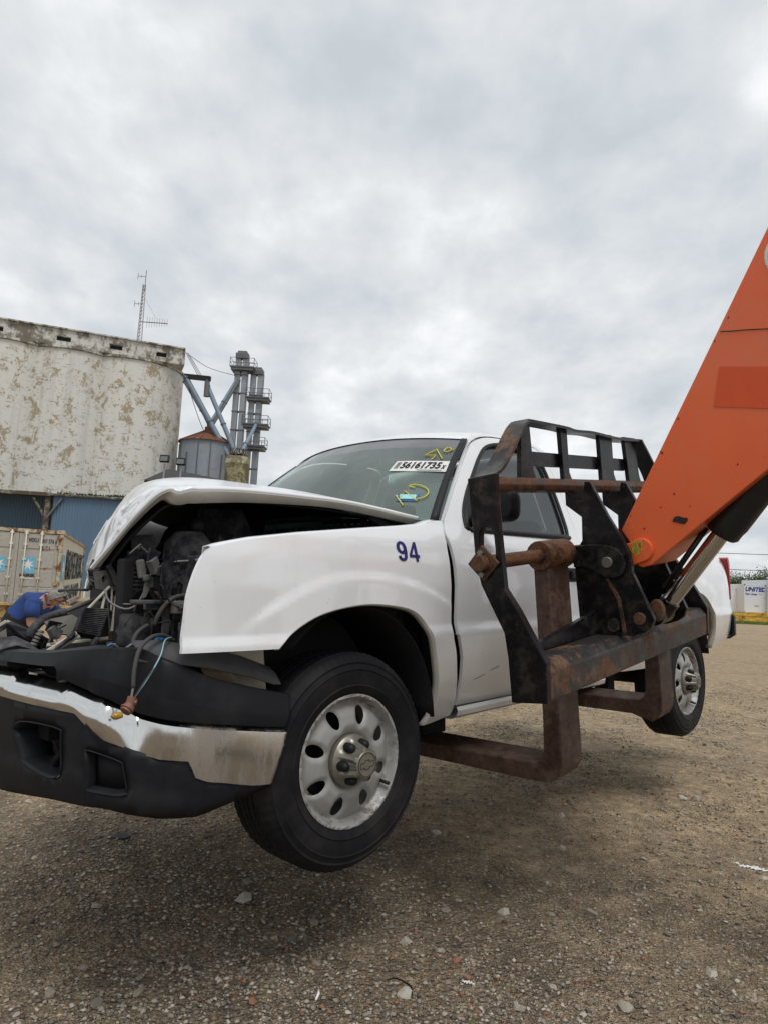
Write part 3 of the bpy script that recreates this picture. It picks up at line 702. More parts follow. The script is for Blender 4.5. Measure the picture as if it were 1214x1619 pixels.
def build_spouts():
    o = Vector((-22.2, 77, 23.6))
    def sp(pts, r_, lab, mat='spout'):
        a = Vector(pts[0]); r = empty('grain_spout', a)
        n = len(pts); rel = [Vector(p)-a for p in pts]
        obj('pipe', MB().tube(rel, r_, 10), M[mat], r, smooth='auto')
        mb = MB()
        for i in range(n-1):
            for f in (.02, .5, .98):
                c = rel[i].lerp(rel[i+1], f); dd = (rel[i+1]-rel[i]).normalized()*.06; mb.tube([c-dd, c+dd], r_*1.25, 10)
        obj('collar', mb, M['galvdark'], r, smooth='auto')
        tag(r, lab, 'grain spout', 'sloping grain spouts')
    sp([(-22.7, 77, 23.4), (-16.6, 77.6, 13.6)], .28, 'lower of the long blue-grey spouts sloping from the elevator to the tank')
    sp([(-22.9, 77.4, 23.0), (-18.6, 77.6, 16.6)], .22, 'steeper blue-grey spout ending over the rusty bin roof')
    sp([(-20.3, 77.2, 22.6), (-16.0, 77.2, 13.9)], .26, 'blue-grey spout dropping from the end of the black boom')
    sp([(-18.0, 82.0, 24.9), (-20.5, 80, 18.5)], .20, 'blue-grey spout leaning from the taller elevator tower to the rusty bin roof')
    sp([(-17.7, 81.6, 24.6), (-20.0, 79.4, 18.3)], .16, 'thin dark spout leaning beside the taller elevator tower', 'galvdark')
    sp([(-15.4, 82, 19.6), (-16.4, 76, 13.4)], .22, 'short blue-grey spout dropping from the shorter tower to the tank')
    r = empty('spout_boom', (-22.6, 77, 23.5)); 
    obj('boom', MB().box((1.25, 0, -.2), (2.9, .5, .5), (0, R(3), 0)), M['black'], r)
    obj('nozzle', MB().tube([(2.35, 0, -.4), (2.4, 0, -2.3)], [.28, .34], 8), M['galvdark'], r)
    mb = MB()
    for k in range(3): mb.tube([(-.3+.12*k, .1*k, 2.6), (1.3+.2*k, 0, .0)], .03, 4)
    obj('stay', mb, M['wire'], r)
    tag(r, 'short black boom reaching out from the top corner of the grain elevator', 'spout')
    r = empty('cable', (-22.5, 77, 25.6))
    obj('strand', MB().tube(path([(0, 0, .2), (2.0, 1.5, -.7), (4.5, 4.5, -.6)], 12), .03, 4), M['wire'], r)
    obj('strand', MB().tube(path([(-.2, 0, -2.3), (1.6, .5, -7), (3.2, .8, -10)], 12), .035, 4), M['wire'], r)
    obj('strand', MB().tube(path([(-.1, .2, -2.3), (2.4, .5, -7.2), (5.0, .6, -11)], 12), .035, 4), M['wire'], r)
    tag(r, 'thin cables hanging between the grain elevator and the towers', 'cable')
build_spouts()
# ------------------------------------------------------------------ shipping container on the left
def build_container():
    u = Vector((.942, .335, 0)); v = Vector((-.335, .942, 0)); C0 = Vector((-9.72, 21.8, .14))   # right front corner
    r = empty('shipping_container', C0, (0, 0, math.atan2(u.y, u.x)))        # local x along the door face, y into the depth
    w, h, L_ = 2.44, 2.47, 12.2
    # corrugated long side: trapezoid ribs
    prof = []; x = 0
    while x < L_-.3:
        for a, b in ((0, 0), (.07, 0), (.11, .036), (.18, .036), (.22, 0)):
            prof.append((x+.1+a, b))
        x += .278
    rows = [[(-.045-b+.0, a, z) for z in (.14, h-.12)] for a, b in prof]
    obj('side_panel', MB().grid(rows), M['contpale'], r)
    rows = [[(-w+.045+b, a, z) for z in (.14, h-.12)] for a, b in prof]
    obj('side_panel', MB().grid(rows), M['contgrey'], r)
    obj('roof', MB().bx(-w+.02, -.02, .05, L_, h-.06, h-.03), M['contpale'], r)
    obj('end_wall', MB().bx(-w+.02, -.02, L_-.08, L_-.04, .1, h-.05), M['contgrey'], r)
    for x0, x1, y0, y1, z0, z1 in ((-.11, 0, 0, .11, 0, h), (-w, -w+.11, 0, .11, 0, h), (-.1, 0, L_-.1, L_, 0, h), (-w, -w+.1, L_-.1, L_, 0, h)):
        obj('corner_post', MB().bx(x0, x1, y0, y1, z0+.12, z1-.12), M['contrust'], r, bevel=.01)
    for x0 in (-.16, -w-.02):
        for z0 in (-.01, h-.11):
            for y0 in (-.01, L_-.17): obj('corner_casting', MB().bx(x0, x0+.18, y0, y0+.18, z0, z0+.12), M['contrust'], r, bevel=.012)
    obj('header', MB().bx(-w+.16, -.16, .005, .1, h-.11, h-.005), M['contrust'], r)
    obj('sill', MB().bx(-w+.16, -.16, .005, .1, 0, .11), M['contrust'], r)
    for x0 in (-.06, -w):
        obj('top_rail', MB().bx(x0, x0+.06, .17, L_-.17, h-.12, h-.02), M['contrust'], r)
        obj('bottom_rail', MB().bx(x0, x0+.06, .17, L_-.17, .0, .14), M['contrust'], r)
    for s, x0, x1 in ((1, -1.215, -.12), (0, -w+.12, -1.225)):
        d = obj('door', MB().bx(x0, x1, .03, .07, .13, h-.13), M['contgrey'], r, bevel=.006)
        if s: d['label'] = 'right door leaf with the printed numbers and star logo'
        mb = MB()
        for z0, z1 in ((.22, .66), (.74, 1.22), (1.30, 1.80), (1.88, 2.26)): mb.bx(x0+.10, x1-.10, .012, .028, z0, z1)
        obj('door_panel', mb, M['contgrey'], d, bevel=.012)
        for xb in ((x0+.19, x1-.48) if s else (x0+.48, x1-.19)):
            obj('lock_bar', MB().tube([(xb, -.035, .05), (xb, -.035, h-.05)], .022, 8), M['contpale'], d, smooth=True)
            for z in (.12, .5, 1.0, 1.55, 2.0, h-.13): obj('bar_bracket', MB().bx(xb-.05, xb+.05, -.05, .03, z-.03, z+.03), M['contpale'], d)
        for z in (.3, .85, 1.4, 1.95, 2.25):
            xh = x1+.01 if s else x0-.01; obj('hinge', MB().bx(xh-.07, xh+.07, -.012, .03, z-.05, z+.05), M['contrust'], d)
    # print on the right leaf
    def put(txt, size, x, z, mat, **k):
        mb = text_mb(txt, size, .002, **k).xf(frame((x, .004, z), (1, 0, 0), (0, 0, 1))); return obj('lettering', mb, mat, r, recalc=False)
    put('MSKU', .17, -.815, 2.13, M['ink'], bold=.003, sx=.62); put('887 576 6', .17, -.385, 2.115, M['ink'], bold=.003, sx=.62); put('45G1', .17, -.49, 1.90, M['ink'], bold=.003, sx=.8)
    obj('logo_square', MB().bx(-1.09, -.72, .003, .009, 1.14, 1.62), M['contblue'], r)
    def star(cx, cz, ro, ri, yy, mat, n=7):
        pts = [((ro if k % 2 == 0 else ri)*math.sin(math.pi*k/n), (ro if k % 2 == 0 else ri)*math.cos(math.pi*k/n)) for k in range(2*n)]
        mb = MB().add([(cx, yy-.004, cz)]+[(cx+a, yy, cz+b) for a, b in pts], [(0, 1+k, 1+(k+1) % (2*n)) for k in range(2*n)]); return obj('star', mb, mat, r, recalc=False)
    star(-.905, 1.39, .18, .075, .001, M['inkwhite'])
    put('MAERSK', .12, -.905, 1.065, M['ink'], bold=.006, sx=.95); put('SEALAND', .075, -.86, .98, M['inkwhite'], bold=.003)
    for i, tx in enumerate(('MAX. GROSS 30480 KG', 'TARE 3890 KG', 'NET 26590 KG', 'CU.CAP. 76.4 CU.M')):
        put(tx, .062, -.52, .70-.085*i, M['inkwhite'])
    obj('logo_square', MB().bx(-w+.55, -w+.93, .003, .009, 1.16, 1.60), M['contblue'], r); star(-w+.74, 1.39, .18, .075, .001, M['inkwhite'])
    # print on the long side (faces +x): text runs along +y
    def side(txt, size, y, z, mat, **k):
        mb = text_mb(txt, size, .012, **k).xf(frame((-.005, y, z), (0, 1, 0), (0, 0, 1))); obj('lettering', mb, mat, r, recalc=False)
    obj('side_logo', MB().bx(-.05, -.012, .55, 1.55, .95, 1.75), M['contblue'], r)
    obj('side_logo', MB().bx(-.05, -.012, .55, 1.55, .12, .62), M['contblue'], r)
    n = 7; pts = [((.4 if k % 2 == 0 else .16)*math.sin(math.pi*k/n), (.4 if k % 2 == 0 else .16)*math.cos(math.pi*k/n)) for k in range(14)]
    obj('star', MB().add([(-.004, 1.05, 1.34)]+[(-.008, 1.05+a, 1.34+b) for a, b in pts], [(0, 1+k, 1+(k+1) % 14) for k in range(14)]), M['inkwhite'], r, recalc=False)
    side('MAERSK', 1.45, 6.6, 1.40, M['ink'], bold=.01, sx=1.5, space=1.18); side('SEALAND', .75, 6.2, .46, M['ink'], bold=.004, sx=2.0, space=1.2)
    tag(r, 'grey and cream shipping container streaked with rust, doors facing the camera', 'shipping container')
    # low timber-coloured steel beam in front of it
    b = empty('steel_beam', (-10.2, 19.6, 0), (0, 0, .06))
    obj('flange', MB().bx(-6, 2.6, -.15, .15, .40, .46), M['ochre'], b); obj('web', MB().bx(-6, 2.6, -.02, .02, .1, .40), M['ochre'], b); obj('flange', MB().bx(-6, 2.6, -.15, .15, .04, .10), M['ochre'], b)
    obj('reflector', MB().bx(-.62, -.50, -.17, -.152, .3, .39), M['red_lens'], b)
    for x in (-5, -2, 1.5): obj('support', MB().bx(x-.15, x+.15, -.2, .2, -.03, .04), M['wood'], b)
    tag(b, 'long ochre steel beam lying in front of the shipping container', 'beam')
build_container()

# ------------------------------------------------------------------ far right: moving boxes on yellow trailers, trees, wires
def van_box(loc, w, d, h, rz, name, lab, txt):
    r = empty(name, loc, (0, 0, rz))
    obj('shell', MB().bx(0, w, 0, d, 0, h), M['trailerwhite'], r, bevel=.03)
    mb = MB().bx(-.02, w+.02, -.02, .1, h-.09, h+.02).bx(-.02, .06, -.02, .1, 0, h).bx(w-.06, w+.02, -.02, .1, 0, h).bx(0, w, -.02, .05, 0, .12); obj('trim', mb, M['trailerwhite'], r)
    for t, s, x, z, bold, sh in txt:
        mb = text_mb(t, s, .004, bold, sh).xf(frame((x, -.012, z), (1, 0, 0), (0, 0, 1))); obj('lettering', mb, M['inkblue'] if bold > .0 else M['ink'], r, recalc=False)
    tag(r, lab, 'van body', 'white moving boxes on the yellow trailer')
van_box((30.2, 63.2, .85), 1.75, 5, 2.1, 0, 'moving_box', 'plain white box body half hidden behind the rear of the lifted truck', [])
van_box((31.45, 61.8, .85), 1.80, 5, 2.45, 0, 'moving_box', 'white box body lettered UNITED Van Lines', [('UNITED', .50, .92, 2.02, .022, .25), ('Van Lines', .27, .55, 1.62, .006, .15), ('CALL', .16, 1.05, .62, 0, 0), ('24 HR', .10, 1.35, 1.62, 0, 0)])
van_box((33.3, 61.0, .85), 2.6, 5, 2.9, 0, 'moving_box', 'tallest white box body cut off by the right edge of the picture', [('United', .42, .62, 2.28, .012, 0)])
def yellow_trailer():
    r = empty('flat_trailer', (29.0, 61.2, 0)); 
    obj('deck', MB().bx(-6, 8, -.6, 5, .62, .82), M['yellowsteel'], r); obj('deck', MB().bx(2.2, 8, -.62, -.5, .84, .93), M['yellowsteel'], r)
    obj('side_beam', MB().bx(-6, 4.9, -.55, -.35, .12, .60), M['yellowsteel'], r)
    for x in (5.6, 6.7):
        w = empty('wheel', (x, -.3, .38), (0, 0, 0), r)
        obj('tyre', MB().lathe([(.2, -.12), (.36, -.12), (.38, -.06), (.38, .06), (.36, .12), (.2, .12)], 24, 'y', close=True), M['tyre'], w, smooth='auto')
        obj('rim', MB().lathe([(0, -.06), (.2, -.1)], 16, 'y'), M['rustbeam'], w)
    for x in (-5.5, 4.2): obj('jack', MB().bx(x, x+.3, -.3, .1, -.02, .13), M['rustbeam'], r)
    tag(r, 'low yellow steel trailer carrying the white moving boxes', 'trailer')
yellow_trailer()
def tree(x, y, h, w, seed, lab):
    r = random.Random(seed); root = empty('tree', (x, y, 0)); trunk = MB(); leaf = MB()
    trunk.tube([(0, 0, -.1), (.1, .05, h*.3), (.0, .1, h*.62)], [.22, .16, .07], 7)
    tips = []
    for k in range(11):
        z0 = h*(.22+.4*r.random()); a = r.random()*6.28; l = w*(.3+.6*r.random()); e = (l*math.cos(a), l*math.sin(a), min(h*.95, z0+h*(.12+.3*r.random())))
        trunk.tube([(.04, .05, z0), (e[0]*.5, e[1]*.5, (z0+e[2])/2+.1), e], [.08, .05, .02], 5); tips.append(e)
    tips += [(0, 0, h*.86), (w*.2, 0, h*.8), (-w*.25, .1, h*.78)]
    for e in tips:
        for q in range(330):
            g = Vector((r.gauss(0, .42), r.gauss(0, .42), r.gauss(0, .30)))*(w*.55); c = Vector(e)+g
            if c.z < h*.16: continue
            s = .05+.10*r.random(); n = Vector((r.gauss(0, 1), r.gauss(0, 1), r.gauss(0, 1)+.7)).normalized(); t = n.orthogonal().normalized(); b = n.cross(t)
            leaf.add([c-t*s, c+b*s*.55, c+t*s, c-b*s*.55], [(0, 1, 2, 3)])
    obj('trunk', trunk, M['bark'], root, smooth=True); obj('crown', leaf, M['leaf'], root, recalc=False)
    tag(root, lab, 'tree', 'trees behind the moving boxes')
tree(47.0, 97, 5.3, 2.6, 1, 'leftmost green tree behind the white moving boxes')
tree(49.8, 95, 5.9, 2.9, 2, 'tallest green tree behind the box lettered UNITED')
tree(53.0, 96, 5.6, 2.8, 3, 'rightmost green tree at the right edge of the picture')
def wires():
    for z0, z1, lab in ((10.6, 10.4, 'upper of the two power lines above the trees'), (7.9, 7.7, 'lower of the two power lines above the trees')):
        r = empty('power_line', (25, 120, z0))
        obj('strand', MB().tube(path([(0, 0, 0), (25, 0, -.6), (50, 0, z1-z0)], 20), .05, 4), M['wire'], r); tag(r, lab, 'power line', 'power lines')
    for i, x in enumerate((24.9, 75.1)):
        r = empty('utility_pole', (x, 120, 0)); obj('pole', MB().tube([(0, 0, -.3), (0, 0, 11)], [.16, .1], 8), M['wood'], r); obj('crossarm', MB().bx(-.08, .08, -1, 1, 10.3, 10.45), M['wood'], r)
        tag(r, ('far utility pole hidden behind the lifted truck', 'far utility pole beyond the right edge of the picture')[i], 'utility pole', 'utility poles')
wires()
def grass_strip():
    r = random.Random(11); mb = MB()
    for i in range(15000):
        x = r.uniform(24, 42); y = 56.5+3.4*r.random()**1.2+.25*math.sin(x*1.3); h = .06+.20*r.random()
        a = r.random()*6.28; w = .02+.02*r.random(); l = r.uniform(-.06, .06)
        mb.add([(x-w*math.cos(a), y-w*math.sin(a), 0), (x+w*math.cos(a), y+w*math.sin(a), 0), (x+l, y+l, h)], [(0, 1, 2)])
    o = obj('grass', mb, M['grass'], recalc=False); o['kind'] = 'stuff'; tag(o, 'strip of green grass along the foot of the yellow trailer', 'grass')
grass_strip()
# ================================================================== THE PICKUP TRUCK (x forward, y to its left, z up; front axle at x = 0)
truck = empty('pickup_truck', (-.741, 3.306, .414), (R(2.02), R(1.99), R(-132.56)))
tag(truck, 'white pickup truck with a crushed front end and raised crumpled hood, held up on forks', 'pickup truck')
PZ = [.40, .45, .52, .60, .70, .79, .815, .84, .90, 1.0, 1.10, 1.18, 1.24, 1.27, 1.30, 1.80, 1.9]
PY = [.88, .915, .945, .970, .988, .997, .995, .984, .983, .981, .970, .948, .915, .895, .880, .660, .60]
def ss(a, b, x):
    t = min(max((x-a)/(b-a), 0), 1); return t*t*(3-2*t)
_zd = np.linspace(.3, 2.0, 1701); _yd = np.interp(_zd, PZ, PY); _k = np.exp(-.5*(np.arange(-45, 46)/12.0)**2); _k /= _k.sum()
_ys = np.convolve(np.pad(_yd, 45, mode='edge'), _k, 'valid'); _ys = np.where(np.abs(_zd-.82) < .035, .75*_yd+.25*_ys, _ys)
_k2 = np.exp(-.5*(np.arange(-12, 13)/4.0)**2); _k2 /= _k2.sum(); _ys = np.convolve(np.pad(_ys, 12, mode='edge'), _k2, 'valid')
def Yb(x, z, flare=True):
    i = min(max((z-.3)*1000, 0), 1699); i0 = int(i); y = float(_ys[i0]+(_ys[i0+1]-_ys[i0])*(i-i0))
    if x > .25: y -= .10*((x-.25)/.5)**2
    if x < -4.0: y -= .07*((-4-x)/.5)**2
    if flare:
        # pressed flare above each wheel arch
        for cx, zt in ((-.02, 1.037), (-3.40, 1.07)):
            dx = x-cx
            if abs(dx) < .62:
                zl = zt-.42*dx*dx-.25*max(0, dx-.15)**1.5
                y += .009*ss(zl+.026, zl-.020, z)*ss(.60, .40, abs(dx))*ss(.70, .86, z)
    return y
def side_panel(name, outline, parent, mat, res=.03, holes=(), thick=.014, dy=0, near=True, far=True, smoothn=3):
    mb = cdt_panel(smooth_poly(outline, n=smoothn), res, lambda x, z: (x, Yb(x, z)+dy, z), [smooth_poly(h, n=smoothn) for h in holes], flip=True)
    a = shell(name, mb, thick, mat, parent, Yb) if near else None
    b = shell(name, mb, thick, mat, parent, Yb, True) if far else None
    return a if near else b
FEND = [(.70, .796), (.689, .887), (.682, .963), (.667, 1.02), (.645, 1.073), (.627, 1.101), (.605, 1.118), (.56, 1.132), (.464, 1.152), (.256, 1.180), (-.011, 1.209), (-.325, 1.242), (-.45, 1.258), (-.54, 1.283), (-.612, 1.288), (-.578, 1.232), (-.566, 1.19), (-.555, 1.147), (-.549, 1.004), (-.537, .814), (-.565, .733), (-.592, .63), (-.628, .49), (-.622, .445), (-.521, .428), (-.463, .422), (-.489, .493), (-.475, .602), (-.440, .708), (-.401, .80), (-.352, .862), (-.283, .904), (-.17, .925), (-.029, .933), (.101, .922), (.208, .901), (.286, .871), (.335, .843), (.371, .816), (.392, .796)]
fend = side_panel('fender', FEND, truck, M['white'], .015, far=False)
# far fender: torn off ahead of the wheel arch
FARF = [(.12, .93), (.10, 1.10), (.06, 1.19), (-.011, 1.205), (-.325, 1.240), (-.45, 1.256), (-.54, 1.281), (-.612, 1.288), (-.578, 1.232), (-.555, 1.147), (-.549, 1.004), (-.537, .814), (-.592, .63), (-.628, .49), (-.521, .428), (-.463, .422), (-.475, .602), (-.401, .80), (-.283, .904), (-.029, .933)]
f2 = side_panel('fender', FARF, truck, M['white'], .05, near=False, smoothn=2); f2['label'] = 'far fender torn away ahead of the wheel'
# inner ledge running along the top of the near fender
rows = []
for x in np.linspace(.60, -.58, 36):
    z = float(np.interp(-x, [-.605, -.56, -.464, -.256, .011, .325, .45, .54, .612], [1.118, 1.132, 1.152, 1.180, 1.209, 1.242, 1.258, 1.283, 1.288])); y = Yb(x, z)
    rows.append([(x, y-.004, z-.002), (x, y-.03, z+.008), (x, y-.06, z+.006), (x, y-.066, z-.03), (x-.0, y-.10, z-.036)])
obj('fender_ledge', MB().grid(rows), M['white'], fend, smooth='auto', solid=.006)
# return flange of the arch opening
arch = [(-.463, .422), (-.489, .493), (-.475, .602), (-.440, .708), (-.401, .80), (-.352, .862), (-.283, .904), (-.17, .925), (-.029, .933), (.101, .922), (.208, .901), (.286, .871), (.335, .843), (.371, .816), (.392, .796)]
al = smooth_poly(arch, closed=False, n=3)
rows = [[(x, Yb(x, z)-.003, z), (x+(.0 if x > 0 else .004), Yb(x, z)-.028, z-.004)] for x, z in al]
obj('arch_flange', MB().grid(rows), M['inner_white'], fend, smooth=True, solid=.004)

DOOR = [(-.642, .488), (-.634, .564), (-.620, .69), (-.585, .789), (-.574, .813), (-.592, 1.004), (-.592, 1.148), (-.588, 1.19), (-.590, 1.232), (-.626, 1.285), (-.70, 1.357), (-.90, 1.552), (-1.08, 1.712), (-1.17, 1.766), (-1.30, 1.803), (-1.5, 1.822), (-1.78, 1.824), (-1.86, 1.80), (-1.893, 1.75), (-1.896, 1.6), (-1.89, 1.45), (-1.875, 1.33), (-1.842, 1.22), (-1.838, .9), (-1.83, .7), (-1.80, .49), (-1.104, .486)]
WIN = [(-.765, 1.262), (-.80, 1.344), (-.89, 1.447), (-1.016, 1.56), (-1.121, 1.652), (-1.221, 1.725), (-1.314, 1.760), (-1.441, 1.780), (-1.70, 1.783), (-1.79, 1.762), (-1.815, 1.70), (-1.815, 1.60), (-1.808, 1.497), (-1.775, 1.33), (-1.745, 1.278), (-1.09, 1.256)]
for s in (1, -1):
    dr = side_panel('door', DOOR, truck, M['white'], .032, [WIN], .016, .002, near=s > 0, far=s < 0)
    if s > 0: NEAR_DOOR = dr
    wl = smooth_poly(WIN, n=3)
    mb = cdt_panel(wl, .06, lambda x, z: (x, Yb(x, z)-.014, z), flip=True)
    if s < 0: mb.mirror_y()
    obj('window_glass', mb, M['side_glass'], dr, smooth=True, recalc=False)
    P = [(x, (Yb(x, z)+.001)*s, z) for x, z in wl]; obj('window_seal', MB().tube(P+[P[0]], .011, 6, False), M['black'], dr, smooth=True)
    obj('sill_strip', MB().tube([(x, (Yb(x, 1.258)+.004)*s, 1.258+.010*(-x-.77)/.97) for x in np.linspace(-.79, -1.74, 12)], .014, 6), M['black'], dr, smooth=True)
    # handle and lock
    zc = 1.06; obj('handle', MB().box((-1.68, (Yb(-1.68, zc)+.014)*s, zc), (.17, .02, .045)).box((-1.68, (Yb(-1.68, zc)+.004)*s, zc), (.21, .012, .075)), M['plastic'], dr, bevel=.006)
    # mirror: black sail, arm and head
    tri = [(-.765, 1.262), (-.80, 1.344), (-.86, 1.42), (-.96, 1.50), (-1.00, 1.27)]
    mb = cdt_panel(smooth_poly(tri, n=2), .05, lambda x, z: (x, Yb(x, z)+.006, z), flip=True)
    if s < 0: mb.mirror_y()
    obj('mirror_sail', mb, M['black'], dr, smooth='auto', solid=.02, recalc=False)
    mb = MB(); prof = [(.0, .00), (.075, .012), (.10, .05), (.105, .09), (.098, .12), (.0, .125)]
    ring = []
    for k in range(24):
        t = 6.283*k/24; c_, s_ = math.cos(t), math.sin(t); rr = (abs(c_)**3.2+abs(s_)**3.2)**(-1/3.2)
        ring.append([(a*c_*rr*1.02, o, a*s_*rr*1.12) for a, o in prof])
    ring.append(ring[0]); mb.grid(ring)
    mb.xf(Matrix.Translation((-.76, 1.09, 1.36))@Matrix.Rotation(R(90), 4, 'Z')@Matrix.Rotation(R(8), 4, 'Z')@Matrix.Scale(.66, 4))
    if s < 0: mb.mirror_y()
    mh = obj('mirror', mb, M['plastic'], dr, smooth='auto')
    mb = MB().tube([(-.83, .89*1, 1.30), (-.85, .97, 1.30), (-.86, 1.06, 1.32)], [.035, .03, .03], 10)
    if s < 0: mb.mirror_y()
    obj('mirror_arm', mb, M['black'], dr, smooth=True)
    # yellow grease-pencil stroke on the near glass
    if s > 0:
        for pts in ([(-1.285, 1.47), (-1.265, 1.44), (-1.275, 1.40)], [(-1.30, 1.475), (-1.335, 1.44), (-1.365, 1.405)]):
            obj('yellow_scribble', MB().tube([(x, Yb(x, z)-.008, z) for x, z in pts], .005, 5), plain('yellow_crayon', (.55, .47, .06), .7), dr)
    # dark inner trim
    mb = MB().bx(-.66, -1.80, .80*s, .83*s, .52, 1.25); obj('inner_trim', mb, M['interior'], dr)
for s in (1, -1): obj('gap_shade_strip', MB().bx(-.50, -.68, .86*s, .925*s, .50, 1.20), M['deep'], truck)  # black strip added behind the door gap to stand in for its shade
# near door dent and scratches
for pts in ([(-.72, .592), (-.76, .600), (-.80, .610)], [(-.84, .622), (-.88, .632), (-.91, .636)]):
    obj('scratch', MB().tube([(x, Yb(x, z)+.0025, z) for x, z in pts], .0009, 4), M['liner'], NEAR_DOOR)

# cab frame: A pillar and roof rail, then the rear corner
FR = [(-.618, 1.290), (-1.108, 1.752), (-1.18, 1.795), (-1.33, 1.834), (-1.55, 1.850), (-1.83, 1.850), (-1.95, 1.815), (-1.90, 1.762), (-1.866, 1.808), (-1.785, 1.832), (-1.5, 1.830), (-1.297, 1.811), (-1.165, 1.774), (-1.074, 1.720), (-.894, 1.560), (-.694, 1.365)]
side_panel('cab_frame', FR, truck, M['white'], .035)
CC = [(-1.848, 1.22), (-1.882, 1.33), (-1.898, 1.45), (-1.904, 1.60), (-1.902, 1.755), (-1.955, 1.812), (-1.995, 1.70), (-2.015, 1.5), (-2.035, 1.27), (-2.035, .70), (-2.03, .48), (-1.809, .49), (-1.838, .7), (-1.846, .9)]
side_panel('cab_corner', CC, truck, M['white'], .04)
# rocker
for s in (1, -1):
    sec = [(.955, .486), (.962, .470), (.955, .448), (.925, .432), (.84, .430), (.80, .44), (.80, .486)]
    mb = MB(); rows = [[(x, y*s, z) for y, z in sec] for x in np.linspace(-.615, -2.03, 12)]; mb.grid(rows); obj('rocker_panel', mb, M['white'], truck, smooth='auto')

# roof
def rail(t): return crom([Vector(p) for p in ((-1.10, .677, 1.755), (-1.18, .662, 1.795), (-1.33, .642, 1.834), (-1.55, .630, 1.850), (-1.83, .630, 1.850), (-1.95, .645, 1.815))], t)
def crown(t): return crom([Vector(p) for p in ((-.94, 0, 1.797), (-1.02, 0, 1.832), (-1.2, 0, 1.868), (-1.5, 0, 1.892), (-1.82, 0, 1.882), (-1.97, 0, 1.838))], t)
rows = []
for t in np.linspace(0, 1, 22):
    a, c = rail(t), crown(t); row = []
    for u in np.linspace(-1, 1, 25):
        k = 1-abs(u)**2.4; row.append((a.x+(c.x-a.x)*k, a.y*u, a.z+(c.z-a.z)*k))
    rows.append(row)
obj('roof', MB().grid(rows), M['white'], truck, smooth=True, solid=.012, off=-1)
# windshield
E0, E1, C0_, C1_ = (Vector(p) for p in ((-.60, .875, 1.292), (-1.10, .675, 1.757), (-.36, 0, 1.300), (-.94, 0, 1.797)))
def ws(u, v, off=0.0):
    e, c = E0.lerp(E1, v), C0_.lerp(C1_, v); b = .018*4*v*(1-v); k = 1-abs(u)**2.2
    return Vector((e.x+(c.x-e.x)*k+b*.7+off*.72, e.y*u, e.z+(c.z-e.z)*k+b*.7+off*.69))
us = np.linspace(-1, 1, 29)
wsg = obj('windshield', MB().grid([[tuple(ws(u, v)) for u in us] for v in np.linspace(0, .86, 14)]), M['windshield'], truck, smooth=True)
obj('shade_band', MB().grid([[tuple(ws(u, v)) for u in us] for v in np.linspace(.86, 1, 4)]), M['tint_band'], wsg, smooth=True)
for s in (1, -1): obj('pillar_trim', MB().grid([[tuple(ws(s*u, v, .010)) for u in (.966, .978, 1.003)] for v in np.linspace(-.02, 1.0, 14)]), M['black'], wsg, smooth=True, solid=.012)
obj('top_trim', MB().tube([tuple(ws(u, .998, .002)) for u in np.linspace(-1, 1, 25)], .0035, 6), M['black'], wsg, smooth=True)
# print on the glass
def bil(Q, a, b):
    (p00, p10, p11, p01) = [Vector((q[0], q[1])) for q in Q]; return p00*(1-a)*(1-b)+p10*a*(1-b)+p11*a*b+p01*(1-a)*b
STK = [(.615, .523), (.965, .513), (.98, .653), (.625, .650)]
obj('auction_sticker', MB().grid([[tuple(ws(*bil(STK, a, b), .006)) for a in np.linspace(0, 1, 9)] for b in np.linspace(0, 1, 4)]), M['inkwhite'], wsg, smooth=True)
def glass_text(txt, Q, bold, mat, name, off=.009, sx=1):
    mb = text_mb(txt, 1, 0, bold); xs = [v[0] for v in mb.v]; ys = [v[1] for v in mb.v]; x0, x1, y0, y1 = min(xs), max(xs), min(ys), max(ys)
    mb.v = [tuple(ws(*bil(Q, (v[0]-x0)/(x1-x0), (v[1]-y0)/(y1-y0)), off)) for v in mb.v]; obj(name, mb, mat, wsg, recalc=False)
def sub(Q, a0, a1, b0, b1): return [bil(Q, a0, b0), bil(Q, a1, b0), bil(Q, a1, b1), bil(Q, a0, b1)]
glass_text('56161735', sub(STK, .16, .86, .22, .86), .03, M['deep'], 'sticker_number'); glass_text('x', sub(STK, .885, .945, .22, .58), .03, M['deep'], 'sticker_number')
for k in range(5): obj('bar_code', MB().grid([[tuple(ws(*bil(STK, a, b), .009)) for a in (.055+.016*k, .062+.016*k)] for b in (.2, .85)]), M['deep'], wsg)
obj('sticker_fine_print', MB().grid([[tuple(ws(*bil(STK, a, b), .009)) for a in np.linspace(.5, .92, 5)] for b in (.06, .10)]), M['interior'], wsg)
BL = [(.765, .183), (.875, .177), (.875, .250), (.745, .257)]
obj('blue_sticker', MB().grid([[tuple(ws(*bil(BL, a, b), .006)) for a in np.linspace(0, 1, 5)] for b in np.linspace(0, 1, 3)]), plain('sticker_blue', (.03, .10, .28), .5), wsg)
obj('sticker_label', MB().grid([[tuple(ws(*bil(BL, a, b), .009)) for a in np.linspace(.18, .9, 5)] for b in np.linspace(.22, .85, 3)]), plain('sticker_pale', (.30, .62, .62), .5), wsg)
CR = plain('yellow_glass_crayon', (.55, .46, .06), .7)
